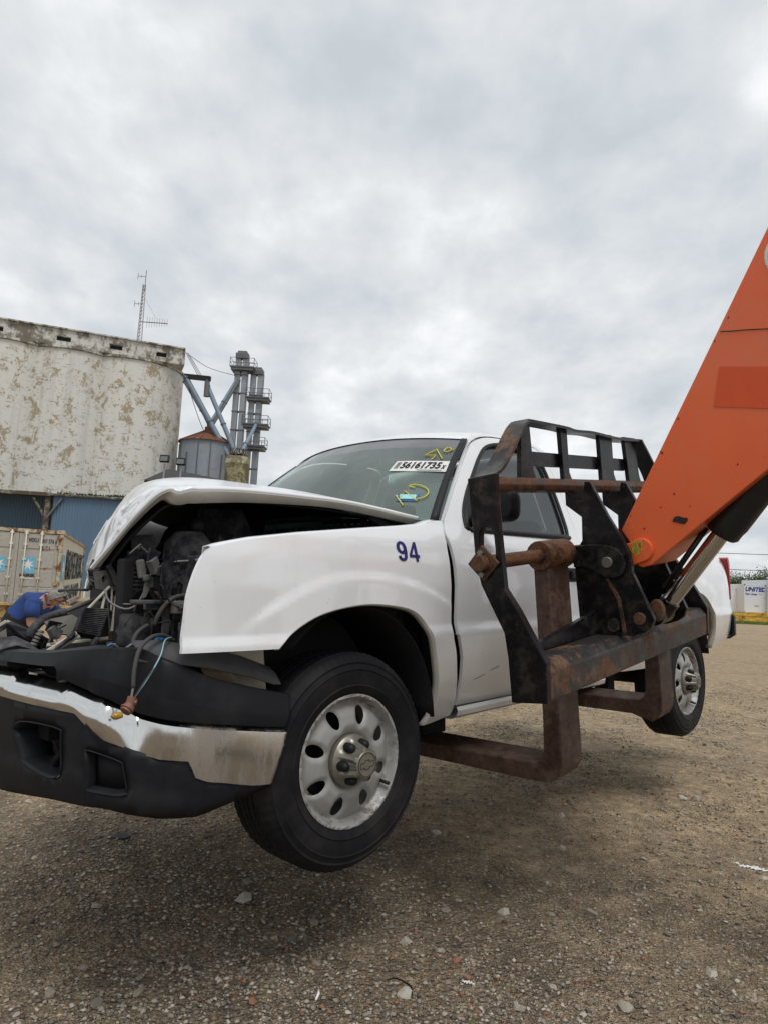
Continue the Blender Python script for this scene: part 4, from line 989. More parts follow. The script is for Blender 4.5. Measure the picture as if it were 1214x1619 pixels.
for nm, pts in (('five', [(.835, .80), (.785, .725), (.86, .725), (.845, .665)]), ('slash', [(.84, .817), (.91, .68)]), ('nine', [(.945, .813), (.91, .847), (.895, .80), (.915, .783), (.95, .827)]), ('n', [(.815, .13), (.75, .237), (.785, .21), (.785, .283), (.875, .177)]), ('s', [(.835, .318), (.80, .335), (.825, .352), (.87, .335), (.905, .30), (.918, .255), (.905, .215), (.87, .195)])):
    P = [ws(*p, .008) for p in pts]; P = path(P, 18) if nm in ('nine', 's') else P
    obj('yellow_scribble', MB().tube(P, .0036, 5), CR, wsg)
# number on the fender
def digits():
    four = [(.30, 0), (.44, 0), (.44, .20), (.53, .20), (.53, .34), (.44, .34), (.44, 1.0), (.31, 1.0), (0, .36), (0, .20), (.30, .20)]
    fh = [(.13, .34), (.30, .34), (.30, .72)]
    nine = [(.25+.25*math.cos(t), .67+.33*math.sin(t)) for t in np.linspace(-1.05, 3.9, 22)]
    nine = nine+[(.13, .43), (.22, .385), (.32, .40)]
    tail = [(.50, .70), (.50, .42), (.45, .14), (.36, .03), (.24, -.01), (.12, .02), (.03, .12), (.01, .25), (.15, .27), (.17, .17), (.24, .12), (.30, .17), (.335, .30), (.34, .50)]
    ring_o = [(.25+.255*math.cos(t), .68+.325*math.sin(t)) for t in np.linspace(0, 2*math.pi, 29)[:-1]]; ring_i = [(.25+.095*math.cos(t), .68+.185*math.sin(t)) for t in np.linspace(0, 2*math.pi, 23)[:-1]]
    mb = MB(); H = .079; SX = .118
    def put(ol, holes, x0, off):
        def lf(a, b):
            x = -.222-(a+x0)*SX; z = 1.099+b*H; return (x, Yb(x, z)+off, z)
        m = cdt_panel(ol, .06, lf, holes, flip=True); mb.add(m.v, m.f)
    put(ring_o, [ring_i], 0, .0028); put(tail, [], 0, .0031); put(four, [fh], .60, .0028)
    return mb
obj('fleet_number', digits(), plain('decal_blue', (.010, .016, .13), .4), fend, recalc=False)

# cab back, interior
mb = cdt_panel([(-.80, .50), (.80, .50), (.84, 1.27), (.64, 1.82), (-.64, 1.82), (-.84, 1.27)], .12, lambda y, z: (-2.0+.05*max(0, z-1.3), y, z), [[(-.62, 1.34), (.62, 1.34), (.50, 1.72), (-.50, 1.72)]])
cb = obj('cab_back', mb, M['white'], truck, smooth='auto', solid=.03, recalc=False)
obj('rear_window', MB().add([(-1.985, -.62, 1.34), (-1.985, .62, 1.34), (-1.965, .5, 1.72), (-1.965, -.5, 1.72)], [(0, 1, 2, 3)]), M['side_glass'], cb)
obj('cab_floor', MB().bx(-2.0, -.55, -.80, .80, .47, .53).bx(-.62, -.55, -.84, .84, .50, 1.22), M['liner'], truck)
st = obj('bench_seat', MB().box((-1.45, 0, .85), (.55, 1.40, .20)).box((-1.72, 0, 1.10), (.16, 1.40, .56), (0, R(-10), 0)), M['interior'], truck, bevel=.05, seg=3)
for y in (.40, -.40): obj('headrest', MB().box((-1.79, y, 1.46), (.10, .26, .17)), M['interior'], st, bevel=.035, seg=3)
obj('dashboard', MB().prism([(-.56, 1.00), (-.52, 1.26), (-.66, 1.275), (-.86, 1.22), (-.92, 1.12), (-.86, .95), (-.6, .9)], 'y', -.80, .80), M['interior'], truck, bevel=.02)
stw = MB(); cen = Vector((-1.03, .40, 1.18)); ax_ = Vector((-.86, 0, .5)).normalized(); u_ = Vector((0, 1, 0)); v_ = ax_.cross(u_)
ringp = [cen+.19*(math.cos(t)*u_+math.sin(t)*v_) for t in np.linspace(0, 2*math.pi, 25)]; stw.tube(ringp, .014, 8, False)
for t in (.5, 2.64, 4.71): stw.tube([cen, cen+.18*(math.cos(t)*u_+math.sin(t)*v_)], .016, 6)
stw.tube([cen, cen-ax_*.18], .03, 8); obj('steering_wheel', stw, M['black'], truck, smooth='auto')
obj('interior_mirror', MB().box((-1.02, 0, 1.70), (.03, .24, .06)), M['black'], truck, bevel=.01)

# ------------------------------------------------------------------ cargo bed
BED = [(-2.065, .50), (-2.065, 1.262), (-2.09, 1.285), (-2.6, 1.288), (-3.5, 1.292), (-4.36, 1.297), (-4.45, 1.278), (-4.51, 1.21), (-4.54, 1.05), (-4.55, .93), (-4.54, .866), (-4.545, .80), (-4.50, .70), (-4.42, .63), (-4.25, .585), (-3.95, .54), (-3.90, .53), (-3.905, .64), (-3.87, .76), (-3.78, .87), (-3.62, .945), (-3.40, .965), (-3.18, .945), (-3.03, .87), (-2.94, .76), (-2.905, .64), (-2.90, .475), (-2.5, .48)]
bs = side_panel('bed_side', BED, truck, M['white'], .045)
for s in (1, -1):
    rows = [[(x, (Yb(x, 1.285)+.0)*s, 1.282+.004*(-x-2)/2.4), (x, (Yb(x, 1.285)-.04)*s, 1.305), (x, (Yb(x, 1.285)-.11)*s, 1.303), (x, (Yb(x, 1.285)-.12)*s, 1.25), (x, .79*s, .74)] for x in np.linspace(-2.07, -4.50, 20)]
    obj('bed_rail', MB().grid(rows), M['white'], truck, smooth='auto', solid=.01)
    # tail light wraps the rear corner
    tl = [(-4.50, 1.235), (-4.535, 1.15), (-4.553, 1.02), (-4.556, .90), (-4.562, .885), (-4.575, .90), (-4.575, 1.20), (-4.55, 1.25)]
    mb = MB().prism([(x, z) for x, z in tl], 'y', .775*s, .905*s); obj('tail_light', mb, M['red_lens'], truck, bevel=.012)
    # arch lip
    al2 = smooth_poly([(-3.90, .53), (-3.905, .64), (-3.87, .76), (-3.78, .87), (-3.62, .945), (-3.40, .965), (-3.18, .945), (-3.03, .87), (-2.94, .76), (-2.905, .64), (-2.90, .475)], closed=False, n=3)
    obj('arch_flange', MB().grid([[(x, (Yb(x, z)-.004)*s, z), (x+.03*(1 if x > -3.4 else -1)*0-.0, (Yb(x, z)-.05)*s, z)] for x, z in al2]), M['beige'], truck, smooth=True, solid=.004)
obj('bed_floor', MB().bx(-4.50, -2.08, -.80, .80, .70, .74), M['liner'], truck)
obj('bed_front', MB().bx(-2.11, -2.075, -.86, .86, .55, 1.28), M['white'], truck, bevel=.01)
tg = obj('tailgate', MB().bx(-4.585, -4.53, -.77, .77, .74, 1.28), M['white'], truck, bevel=.02)
obj('tailgate_handle', MB().bx(-4.60, -4.58, -.12, .12, 1.08, 1.18), M['plastic'], tg, bevel=.01)
rb = MB(); rp = [(-4.43, .945), (-4.58, .915), (-4.68, .86), (-4.72, .74), (-4.735, .4), (-4.74, 0)]; rp = rp+[(x, -y) for x, y in rp[-2::-1]]
rb.grid([[(x, y, .77), (x-.014, y*1.012, .755), (x-.014, y*1.012, .60), (x+.02, y*.98, .575), (x+.1, y*.9, .575)] for x, y in smooth_poly(rp, False, 70, 3)])
obj('rear_bumper', rb, M['plastic'], truck, smooth='auto', solid=.02)

# ------------------------------------------------------------------ underbody and wheel wells
for s in (1, -1):
    obj('frame_rail', MB().bx(.62, -.75, .40*s, .47*s, .44, .58).bx(-.75, -2.75, .40*s, .47*s, .425, .57).bx(-2.75, -4.5, .40*s, .47*s, .50, .64), M['liner'], truck, bevel=.008)
    for cx, rz_, x0, x1 in ((-.03, .47, .44, -.50), (-3.40, .50, -2.90, -3.91)):
        rows = []
        for a in (np.linspace(.80, 3.10, 22) if cx > -1 else np.linspace(.05, 3.05, 22)):
            rows.append([(cx+rz_*1.04*math.cos(a), y*s, .44+rz_*1.04*math.sin(a)) for y in ((.935, .80, .58) if cx > -1 else (.92, .80, .58))])
        if cx > -1: rows = [[(p[0]*.94, p[1], p[2]) for p in r] for r in rows]
        obj('wheel_liner', MB().grid(rows), M['liner'], truck, smooth=True, solid=.008)
        obj('inner_well', MB().prism([(cx+rz_*math.cos(a), .44+rz_*math.sin(a)) for a in np.linspace(-.2, math.pi+.2, 20)], 'y', .56*s, .58*s), M['deep'], truck)
    obj('leaf_spring', MB().tube(path([(-2.75, .50*s, .50), (-3.38, .50*s, .40), (-4.05, .50*s, .52)], 9), .035, 6).bx(-2.68, -2.80, .44*s, .56*s, .38, .56), M['liner'], truck)
    obj('control_arm', MB().bar((.0, .72*s, .33), (.12, .42*s, .42), .09, .05).bar((.0, .72*s, .33), (-.22, .42*s, .42), .09, .05).bar((.02, .70*s, .50), (0, .44*s, .60), .08, .04), M['liner'], truck)
obj('spring_hanger', MB().bx(-2.62, -2.72, .60, .70, .30, .46).bx(-2.60, -2.76, .62, .68, .24, .31).bar((-2.66, .64, .42), (-2.95, .62, .50), .08, .07), M['liner'], truck, bevel=.008)
obj('rear_axle', MB().tube([(-3.378, -.72, .333), (-3.378, .72, .333)], .05, 12).lathe([(0, -.16), (.13, -.11), (.16, 0), (.13, .11), (0, .16)], 16, 'x', (-3.378, 0, .333)), M['liner'], truck, smooth='auto')
obj('drive_shaft', MB().tube([(-1.3, 0, .50), (-3.25, 0, .36)], .045, 10).tube([(-.4, 0, .52), (-1.3, 0, .50)], [.16, .10], 10), M['liner'], truck, smooth='auto')
obj('crossmember', MB().bx(-.80, -.98, -.62, .62, .285, .43).bx(-1.86, -2.0, -.6, .6, .43, .50), M['liner'], truck, bevel=.01)
obj('fuel_tank', MB().bx(-2.1, -2.85, .10, .38, .40, .62), M['liner'], truck, bevel=.05)
obj('front_subframe', MB().bx(.30, -.25, -.42, .42, .34, .46).bx(.62, .70, -.50, .50, .44, .60), M['liner'], truck, bevel=.02)

# ------------------------------------------------------------------ wheels
def rim_y(r):
    return float(np.interp(r, [.05, .075, .092, .105, .130, .165, .195, .207, .214, .221, .229, .237], [-.040, -.038, -.030, -.016, -.008, -.016, -.032, -.044, -.040, -.016, -.003, -.008]))
HOLES = []
for k in range(8):
    a = 2*math.pi*(k+.5)/8; h = []
    for j in range(20):
        t = 2*math.pi*j/20; rr = .163+.034*math.cos(t); tt = .0220*math.sin(t)*(1+.14*math.cos(t))
        h.append((rr*math.cos(a)-tt*math.sin(a), rr*math.sin(a)+tt*math.cos(a)))
    HOLES.append(h)
HC = [(.163*math.cos(2*math.pi*(k+.5)/8), .163*math.sin(2*math.pi*(k+.5)/8), 2*math.pi*(k+.5)/8) for k in range(8)]
def rim_lift(x, z):
    r = math.hypot(x, z); y = rim_y(r)
    for cx, cz, a in HC:
        dr = (x-cx)*math.cos(a)+(z-cz)*math.sin(a); dt = -(x-cx)*math.sin(a)+(z-cz)*math.cos(a); e = math.sqrt((dr/.034)**2+(dt/.0220)**2)
        if e < 1.5: y -= .010*ss(1.5, 1.0, e)
    return (x, y, z)
def make_wheel():
    w = empty('wheel', (0, 0, 0), (0, 0, 0), truck)
    prof = [(.228, -.030), (.236, -.012), (.246, -.004), (.262, .001), (.268, .004), (.272, .001), (.300, .004), (.322, .002), (.326, .0045), (.330, .002), (.345, -.003), (.352, -.001), (.356, -.006), (.366, -.014), (.376, -.024), (.3835, -.040)]
    tread = []
    for y0, y1 in ((-.042, -.072), (-.080, -.108), (-.116, -.132), (-.140, -.168), (-.176, -.205)):
        tread += [(.3868, y0), (.3875, (y0+y1)/2), (.3868, y1), (.3785, y1-.001), (.3785, y1-.007)]
    inner = [(r, -.247-o) for r, o in reversed(prof)]
    pr = prof+tread[:-2]+inner; n0 = len(prof)
    def fn(k, j, r, o):
        if j >= n0-4 and j < n0+3 and k % 3 == 0: r -= .0028
        if j > len(prof)+len(tread)-8 and j < len(prof)+len(tread)+2 and k % 3 == 1: r -= .0028
        if n0+5 <= j < n0+8 and k % 3 == 1: r -= .003
        if n0+15 <= j < n0+18 and k % 3 == 2: r -= .003
        return r, o
    ty = obj('tyre', MB().lathe(pr, 216, 'y', fn=fn), M['tyre'], w, smooth='auto', angle=28)
    ol = [(.237*math.cos(t), .237*math.sin(t)) for t in np.linspace(0, 2*math.pi, 73)[:-1]]; ih = [(.05*math.cos(t), .05*math.sin(t)) for t in np.linspace(0, 2*math.pi, 25)[:-1]]
    mb = cdt_panel(ol, .0085, rim_lift, HOLES+[ih], flip=True, extra=())
    mb2 = MB(); mb2.add(mb.v, mb.f); mb2.lathe([(.236, -.010), (.226, -.030), (.205, -.060), (.200, -.15), (.215, -.20), (.236, -.22)], 60, 'y')
    rm = obj('rim', mb2, M['rim'], w, smooth='auto', recalc=False, angle=60)
    mb = MB().lathe([(.0, .074), (.044, .074), (.0475, .071), (.0485, .066), (.060, .026), (.069, .010), (.084, .004), (.093, -.006), (.095, -.040)], 72, 'y', fn=lambda k, j, r, o: (r-(.0022 if k % 3 == 0 and 3 <= j <= 4 else 0)+(.012*max(0, math.cos(6*2*math.pi*k/72+math.pi)) if 3 <= j <= 5 else 0), o))
    hb = obj('hub_cap', mb, M['hub'], w, smooth='auto', angle=30)
    for k in range(6):
        t = 2*math.pi*k/6; mb = MB().lathe([(0, .046), (.010, .044), (.0160, .036), (.0185, .018), (.0185, -.01)], 16, 'y', (.0655*math.cos(t), 0, .0655*math.sin(t))); obj('lug_cap', mb, M['black'], hb, smooth=True)
    # emblem: ring and the outline of a slanted cross badge
    mb = MB().tube([(.041*math.cos(t), .0748, .041*math.sin(t)) for t in np.linspace(0, 2*math.pi, 33)], .0011, 5, False)
    bow = [(-.026, -.0072), (-.0085, -.0072), (-.0095, -.0125), (.0065, -.0125), (.0085, -.0072), (.024, -.0072), (.026, .0072), (.0085, .0072), (.0095, .0125), (-.0065, .0125), (-.0085, .0072), (-.024, .0072)]
    mb.tube([(-a*1.25, .0748, b*1.25) for a, b in bow+[bow[0]]], .0011, 5, False); obj('emblem', mb, M['deep'], hb)
    obj('brake_disc', MB().lathe([(0, -.10), (.155, -.10), (.155, -.125), (0, -.125)], 36, 'y'), M['liner'], w)
    obj('valve_stem', MB().tube([(-.150, -.045, -.110), (-.162, -.012, -.118), (-.168, .004, -.122)], .007, 8), M['black'], w, smooth=True)
    return w
w0 = make_wheel(); w0.location = (0, .948, .368); w0.rotation_euler = (0, R(4), R(-4))
for loc, rot in (((-3.378, .948, .333), (0, R(-20), 0)), ((0, -.948, .368), (0, 0, R(184))), ((-3.378, -.948, .333), (0, 0, R(180)))):
    c = copy_tree(w0, truck); c.location = loc; c.rotation_euler = rot

# ------------------------------------------------------------------ hood: buckled up, front corner folded down
NET = [[(-.60, .785, 1.308), (-.50, .42, 1.375), (-.46, 0, 1.39), (-.50, -.42, 1.375), (-.60, -.78, 1.308)],
       [(-.16, .785, 1.342), (-.13, .42, 1.415), (-.1, 0, 1.435), (-.13, -.42, 1.43), (-.2, -.76, 1.37)],
       [(.13, .785, 1.345), (.12, .42, 1.42), (.10, 0, 1.452), (.02, -.4, 1.46), (-.05, -.75, 1.41)],
       [(.39, .78, 1.341), (.34, .42, 1.418), (.25, 0, 1.462), (.12, -.4, 1.47), (.03, -.74, 1.42)],
       [(.585, .775, 1.326), (.53, .44, 1.385), (.395, .02, 1.410), (.21, -.38, 1.42), (.1, -.7, 1.39)],
       [(.66, .715, 1.318), (.615, .43, 1.318), (.44, .01, 1.335), (.26, -.36, 1.33), (.13, -.68, 1.33)],
       [(.697, .62, 1.250), (.665, .38, 1.240), (.49, .0, 1.25), (.30, -.34, 1.26), (.15, -.65, 1.27)],
       [(.722, .50, 1.152), (.690, .33, 1.155), (.535, 0, 1.15), (.34, -.3, 1.16), (.18, -.6, 1.18)],
       [(.746, .39, 1.060), (.705, .28, 1.065), (.56, 0, 1.06), (.36, -.26, 1.08), (.2, -.55, 1.1)],
       [(.742, .365, 1.030), (.690, .26, 1.035), (.55, 0, 1.03), (.35, -.26, 1.05), (.2, -.55, 1.07)]]
NETV = [[Vector(p) for p in r] for r in NET]
nU, nV = 70, 48
rows = []
for i in range(nU):
    t = i/(nU-1); col = [crom([r[j] for r in NETV], t) for j in range(5)]; row = []
    for j in range(nV):
        p = crom(col, j/(nV-1)); k = ss(.42, .62, t)
        cr_ = .006*math.sin(13*p.y+11*p.z+1.3*math.sin(9*p.x+4*p.y))+.005*math.sin(29*p.z-9*p.y+2*math.sin(6*p.y))+.0016*math.sin(52*p.y+35*p.z+3*math.sin(11*p.z))
        w_ = .006*math.exp(-((t-.47)/.03)**2)
        p = p+Vector((.75, 0, .65))*(cr_*k*min(1, j/4.0)-w_)
        if j < 3: p.z += .006*math.exp(-((t-.455)/.012)**2)-.010*math.exp(-((t-.50)/.016)**2)
        row.append(p)
    rows.append(row)
HG = rows
hood = obj('hood', MB().grid([[tuple(p) for p in r] for r in rows]), M['hood'], truck, smooth=True, solid=.006, off=-1)
hood['label'] = 'crumpled hood bent upwards with black scuffs at its front'
def inward(i, j=0):
    p = HG[i][j]; q = HG[i][j+4]; return (q-p).normalized()
lip = []; edge = []
for i in range(nU):
    p = HG[i][0]; q = inward(i); t = i/(nU-1)
    dn = Vector((-.45*ss(.5, .62, t), 0, -1)).normalized(); h = .040+.016*ss(.15, .42, t)-.026*ss(.47, .56, t)
    e0 = p+dn*.013+q*-.002; edge.append([tuple(p), tuple(p+dn*.006-q*.003), tuple(e0)])
    lip.append([tuple(e0), tuple(p+dn*h*.6+q*.014), tuple(p+dn*h+q*.022), tuple(p+dn*(h+.003)+q*.06)])
obj('hood_edge', MB().grid(edge), M['white'], hood, smooth=True, solid=.003)
obj('hood_lip', MB().grid(lip), M['inner_white'], hood, smooth=True, solid=.003)  # beige-grey instead of white: shade on the downturned lip put into the colour
# inner frame under the skin, coloured near-black
inn = [[tuple(HG[i][j]+Vector((-.025, 0, -.05))) for j in range(2, nV-1)] for i in range(1, nU-2)]
obj('hood_inner', MB().grid(inn), M['deep'], hood, smooth=True, solid=.008)
lipf = [[tuple(HG[-1][j]), tuple(HG[-1][j]+Vector((-.03, 0, -.018))), tuple(HG[-1][j]+Vector((-.06, 0, -.005)))] for j in range(nV)]
obj('hood_front_edge', MB().grid(lipf), M['hood'], hood, smooth=True, solid=.004)
# rounded rear end of the lip
obj('hood_corner', MB().box((-.595, .78, 1.288), (.03, .03, .036)), M['hood'], hood, bevel=.008)
# ------------------------------------------------------------------ front bumper: chrome bar, black cap above, black valance below
BP = [(.965, 0), (.955, .25), (.925, .50), (.885, .68), (.845, .76), (.79, .825), (.70, .88), (.60, .915), (.45, .93), (.28, .935)]
BPs = smooth_poly(BP, closed=False, ang=80, n=6)
CUM = [0]
for a, b in zip(BPs[:-1], BPs[1:]): CUM.append(CUM[-1]+math.hypot(b[0]-a[0], b[1]-a[1]))
SMAX = CUM[-1]
def bpt(s):
    sg = 1 if s >= 0 else -1; t = abs(s)
    x = float(np.interp(t, CUM, [p[0] for p in BPs])); y = float(np.interp(t, CUM, [p[1] for p in BPs]))
    t2 = min(SMAX, t+.01); t1 = max(0, t-.01)
    tx = np.interp(t2, CUM, [p[0] for p in BPs])-np.interp(t1, CUM, [p[0] for p in BPs]); ty = np.interp(t2, CUM, [p[1] for p in BPs])-np.interp(t1, CUM, [p[1] for p in BPs])
    l = math.hypot(tx, ty); n = (ty/l, -tx/l)           # outward
    if sg < 0: y = -y; n = (n[0], -n[1])
    # far side crushed back
    if s < -.1: x -= .25*ss(-.1, -.9, s)
    return x, y, n
def s_of(x, y):
    i = min(range(len(BPs)), key=lambda k: (BPs[k][0]-x)**2+(BPs[k][1]-y)**2); return CUM[i]
def tab(rows):
    ss_ = [s_of(x, y) for x, y, z in rows]; return lambda s: float(np.interp(abs(s), ss_, [r[2] for r in rows]))
z_cap = tab([(.957, .202, .779), (.925, .5, .79), (.896, .632, .806), (.851, .748, .818), (.788, .826, .808), (.739, .856, .785), (.658, .895, .744), (.547, .92, .702), (.407, .931, .665), (.282, .935, .632)])
z_ct = tab([(.957, .211, .721), (.951, .285, .720), (.948, .305, .704), (.911, .560, .691), (.907, .585, .703), (.847, .755, .660), (.793, .821, .610), (.696, .882, .587), (.543, .921, .560), (.282, .935, .520)])
z_cb = tab([(.956, .224, .627), (.938, .388, .619), (.893, .646, .609), (.864, .721, .557), (.784, .828, .502), (.724, .866, .480), (.652, .897, .467), (.628, .905, .418), (.60, .915, .400), (.50, .925, .378), (.39, .932, .362), (.282, .935, .352)])
z_vb = tab([(.953, .263, .322), (.914, .551, .343), (.852, .747, .344), (.719, .869, .308), (.617, .909, .302), (.501, .925, .322), (.399, .932, .338), (.33, .935, .355)])
def on(s, z, off):
    x, y, n = bpt(s); return (x+n[0]*off, y+n[1]*off, z)
SF = s_of(.845, .76)
def dent(s): return .026*max(0, 1-abs(s-SF+.01)/.055)-.034*max(0, 1-abs(s-SF-.085)/.075)
bum = empty('front_bumper', (0, 0, 0), (0, 0, 0), truck)
sv = np.linspace(-1.25, SMAX, 230)
rows = []
for s in sv:
    a, b = z_ct(s), z_cb(s); e = dent(s); tilt = .012*ss(SMAX-.02, SMAX, s)
    q = ss(.80*SMAX, SMAX, s); sc = [s-q*v for v in (.030, .030, .030, .045, .070, .090, .102, .102)]
    fw = ss(SF+.10, SF-.05, s)
    rows.append([on(sc[0], a+.004, -.06+e), on(sc[1], a+.001, -.004-.036*fw+e), on(sc[2], a-.006, .010-.042*fw+e), on(sc[3], a*.7+b*.3, .014-.018*fw+e), on(sc[4], a*.35+b*.65, .013+e*.7), on(sc[5], b+.007, .008+e*.4), on(sc[6], b, -.006+e*.3), on(sc[7], b+.004, -.04)])
obj('chrome_bar', MB().grid(rows), M['chrome'], bum, smooth='auto', angle=50, solid=.003)
ps = [s_of(.949, .297), s_of(.909, .575)]
rows = []
for s in sv:
    c, a = z_cap(s), z_ct(s)+.006; e = dent(s)*.8
    wob = .009*math.sin(21*s+.6)*ss(.55, .8, s)*ss(1.2, .95, s)+.004*math.sin(47*s)*ss(.6, .8, s)*ss(1.2, 1.0, s)
    h = c-a; q = ss(.80*SMAX, SMAX, s)
    pk = 1.0 if ps[0] < s < ps[1] else 0.0          # step pocket let into the cap
    rows.append([on(s-.03*q, a, -.02+e-.10*pk), on(s-.03*q, a+.004, .006+e-.12*pk), on(s-.026*q, a+h*.16, .011+e-.12*pk), on(s-.018*q, a+h*(.36 if not pk else .50), .010+e*.8-.12*pk), on(s-.016*q, a+h*(.37 if not pk else .52), .010+e*.8), on(s-.012*q, a+h*.66, .004+e*.5+wob), on(s-.005*q, a+h*.95, -.006+e*.3+wob), on(s, c-.001, -.012+wob), on(s, c+.003+wob*.5, -.035), on(s, c-.002+wob, -.075), on(s, c-.03, -.085)])
cap = obj('top_cap', MB().grid(rows), M['plastic'], bum, smooth='auto', angle=32, solid=.005)
# slot of the step pad, seen as a dark recess
rows = [[on(s, z, -.118) for z in (z_ct(s)-.01, z_ct(s)+.06)] for s in np.linspace(ps[0]-.03, ps[1]+.03, 8)]
obj('step_pocket', MB().grid(rows), M['deep'], cap, solid=.012)
# valance with its two openings
so_ = lambda L: [(s_of(x, y), z) for x, y, z in L]
FOG = so_([(.942, .357, .535), (.940, .385, .566), (.918, .53, .570), (.905, .590, .562), (.904, .598, .53), (.902, .603, .43), (.912, .57, .412), (.927, .482, .415), (.94, .376, .441)])
REC = so_([(.879, .692, .514), (.862, .725, .512), (.819, .791, .488), (.806, .808, .47), (.800, .814, .390), (.83, .78, .384), (.874, .70, .394)])
sb_ = [s for s in np.linspace(-1.1, s_of(.345, .935), 64)]
ol = [(s, z_cb(s)+.012) for s in sb_]+[(s, z_vb(s)) for s in reversed(sb_)]
def vl(s, z):
    t, b = z_cb(s)+.012, z_vb(s); f = (t-z)/max(.02, t-b)
    return on(s, z, .000+.006*math.sin(f*3.14)-.030*f*f+.012*ss(.55, .75, f))
mirror_hole = lambda h: [(-a, b) for a, b in reversed(h)]
mb = cdt_panel(ol, .022, vl, [smooth_poly(FOG, n=3), smooth_poly(REC, n=3), mirror_hole(FOG)])
va = obj('valance', mb, M['plastic'], bum, smooth='auto', solid=.006, recalc=True, angle=55)
for h, dep, nm in ((FOG, .10, 'fog_light_bay'), (REC, .035, 'vent_recess'), (mirror_hole(FOG), .10, 'fog_light_bay')):
    hs = smooth_poly(h, n=3); rows = []
    cxs = sum(p[0] for p in hs)/len(hs); czs = sum(p[1] for p in hs)/len(hs)
    for s, z in hs+[hs[0]]:
        p = Vector(vl(s, z)); s2, z2 = cxs+(s-cxs)*.86, czs+(z-czs)*.86; q = Vector(vl(s2, z2)); x, y, n = bpt(s); d = Vector((n[0], n[1], 0))
        rows.append([tuple(p+d*.004), tuple(p.lerp(q, .4)-d*.012), tuple(q-d*dep*.6), tuple(q-d*dep)])
    mb = MB().grid(rows)
    if nm == 'vent_recess':
        n = len(rows); mb.add([r[-1] for r in rows[:-1]], [tuple(range(n-1))])
    obj(nm, mb, M['plastic'], va, smooth='auto', solid=.004)
x, y, n = bpt(s_of(.915, .54)); obj('tow_hook', MB().tube(path([(x-.12, y-.06, .40), (x-.05, y-.05, .43), (x-.05, y-.02, .47), (x-.12, y-.02, .48)], 9), .012, 6), M['liner'], bum, smooth=True)
obj('bumper_bracket', MB().bx(.62, .88, .36, .44, .50, .62), M['liner'], bum)
obj('bumper_bracket', MB().bx(.40, .80, -.44, -.36, .50, .62), M['liner'], bum)
# torn grey filler strip behind the cap
fl = [(.77, .80, .800), (.70, .84, .800), (.56, .875, .772), (.42, .885, .735), (.33, .89, .700), (.305, .90, .690)]
rows = []
for i, p in enumerate(fl):
    w_ = (.05, .06, .055, .055, .05, .035)[i]; rows.append([(p[0], p[1]-.06, p[2]+.030), (p[0]+.006, p[1]-.02, p[2]+.012), (p[0]+.016, p[1]+.022, p[2]-w_*.55)])
obj('torn_filler', MB().grid(rows), plain('grey_filler', (.060, .060, .062), .7, 0, .5, 18), bum, smooth=True, solid=.004)

# ------------------------------------------------------------------ what is left of the engine bay
bay = empty('engine_bay', (0, 0, 0), (0, 0, 0), truck)
obj('inner_fender', MB().prism([(.50, .80), (.50, 1.08), (.20, 1.14), (-.55, 1.20), (-.55, .80), (-.46, .86), (-.2, .98), (.1, .98), (.36, .86)], 'y', .72, .735), M['bay'], bay)
obj('inner_fender', MB().prism([(.05, .80), (.0, 1.14), (-.55, 1.20), (-.55, .80), (-.2, .98)], 'y', -.735, -.72), M['bay'], bay)
obj('firewall', MB().bx(-.545, -.52, -.82, .82, .50, 1.24), M['liner'], bay)
cw = obj('cowl', MB().prism([(-.36, 1.255), (-.62, 1.262), (-.62, 1.20), (-.40, 1.19)], 'y', -.80, .80), M['plastic'], bay, bevel=.01)
mb = MB()
for k in range(34):
    y = -.70+.042*k; mb.box((-.47, y, 1.270), (.16, .012, .016), (0, R(-3), R(24)))
obj('cowl_louvres', mb, M['bay'], cw)
obj('wiper', MB().tube([(-.44, .62, 1.285), (-.47, .30, 1.315), (-.45, -.05, 1.325)], .008, 6).tube([(-.42, .60, 1.29), (-.44, .30, 1.305)], .012, 6), M['black'], bay, smooth=True)
eng = obj('engine_block', MB().bx(-.45, .22, -.26, .26, .55, .98).bx(-.40, .15, -.40, .40, .78, 1.00).bx(-.35, .10, -.18, .18, 1.0, 1.13), M['bay'], bay, bevel=.03)
for y in (.30, -.30): obj('valve_cover', MB().box((-.12, y, 1.03), (.50, .13, .10)), M['bay'], eng, bevel=.03)
obj('throttle_body', MB().tube([(.12, 0, 1.10), (.26, .02, 1.10)], .055, 14).tube(path([(.26, .02, 1.10), (.33, .15, 1.11), (.34, .34, 1.10)], 8), .05, 14), M['black'], eng, smooth='auto')
obj('air_cleaner', MB().box((.22, .52, 1.07), (.28, .30, .18)).box((.22, .52, 1.165), (.24, .26, .03)), M['bay'], bay, bevel=.03)
obj('battery', MB().box((.15, -.52, 1.02), (.20, .26, .20)), M['black'], bay, bevel=.012)
obj('intake_dome', MB().lathe([(.0, .075), (.05, .07), (.085, .03), (.09, -.02), (.085, -.06)], 18, 'z', (.47, .57, 1.12)).tube(path([(.47, .57, 1.10), (.40, .45, 1.17), (.30, .40, 1.14)], 8), .05, 12), M['bay'], bay, smooth='auto')
# radiator pushed askew
rd = MB(); Mx = Matrix.Translation((.43, .10, .93))@Matrix.Rotation(R(-20), 4, 'Z')@Matrix.Rotation(R(6), 4, 'Y')
rd.bx(-.03, .03, -.38, .38, -.20, .22); rad_ = obj('radiator', rd.xf(Mx), M['deep'], bay)
mb = MB()
for k in range(20): mb.bx(.030, .036, -.36, .36, -.19+.0205*k, -.182+.0205*k)
mb.bx(-.04, .045, .36, .41, -.22, .24).bx(-.04, .045, -.41, -.36, -.22, .24).bx(-.035, .04, -.40, .40, .22, .25)
obj('radiator_fins', mb.xf(Mx), M['bay'], rad_)
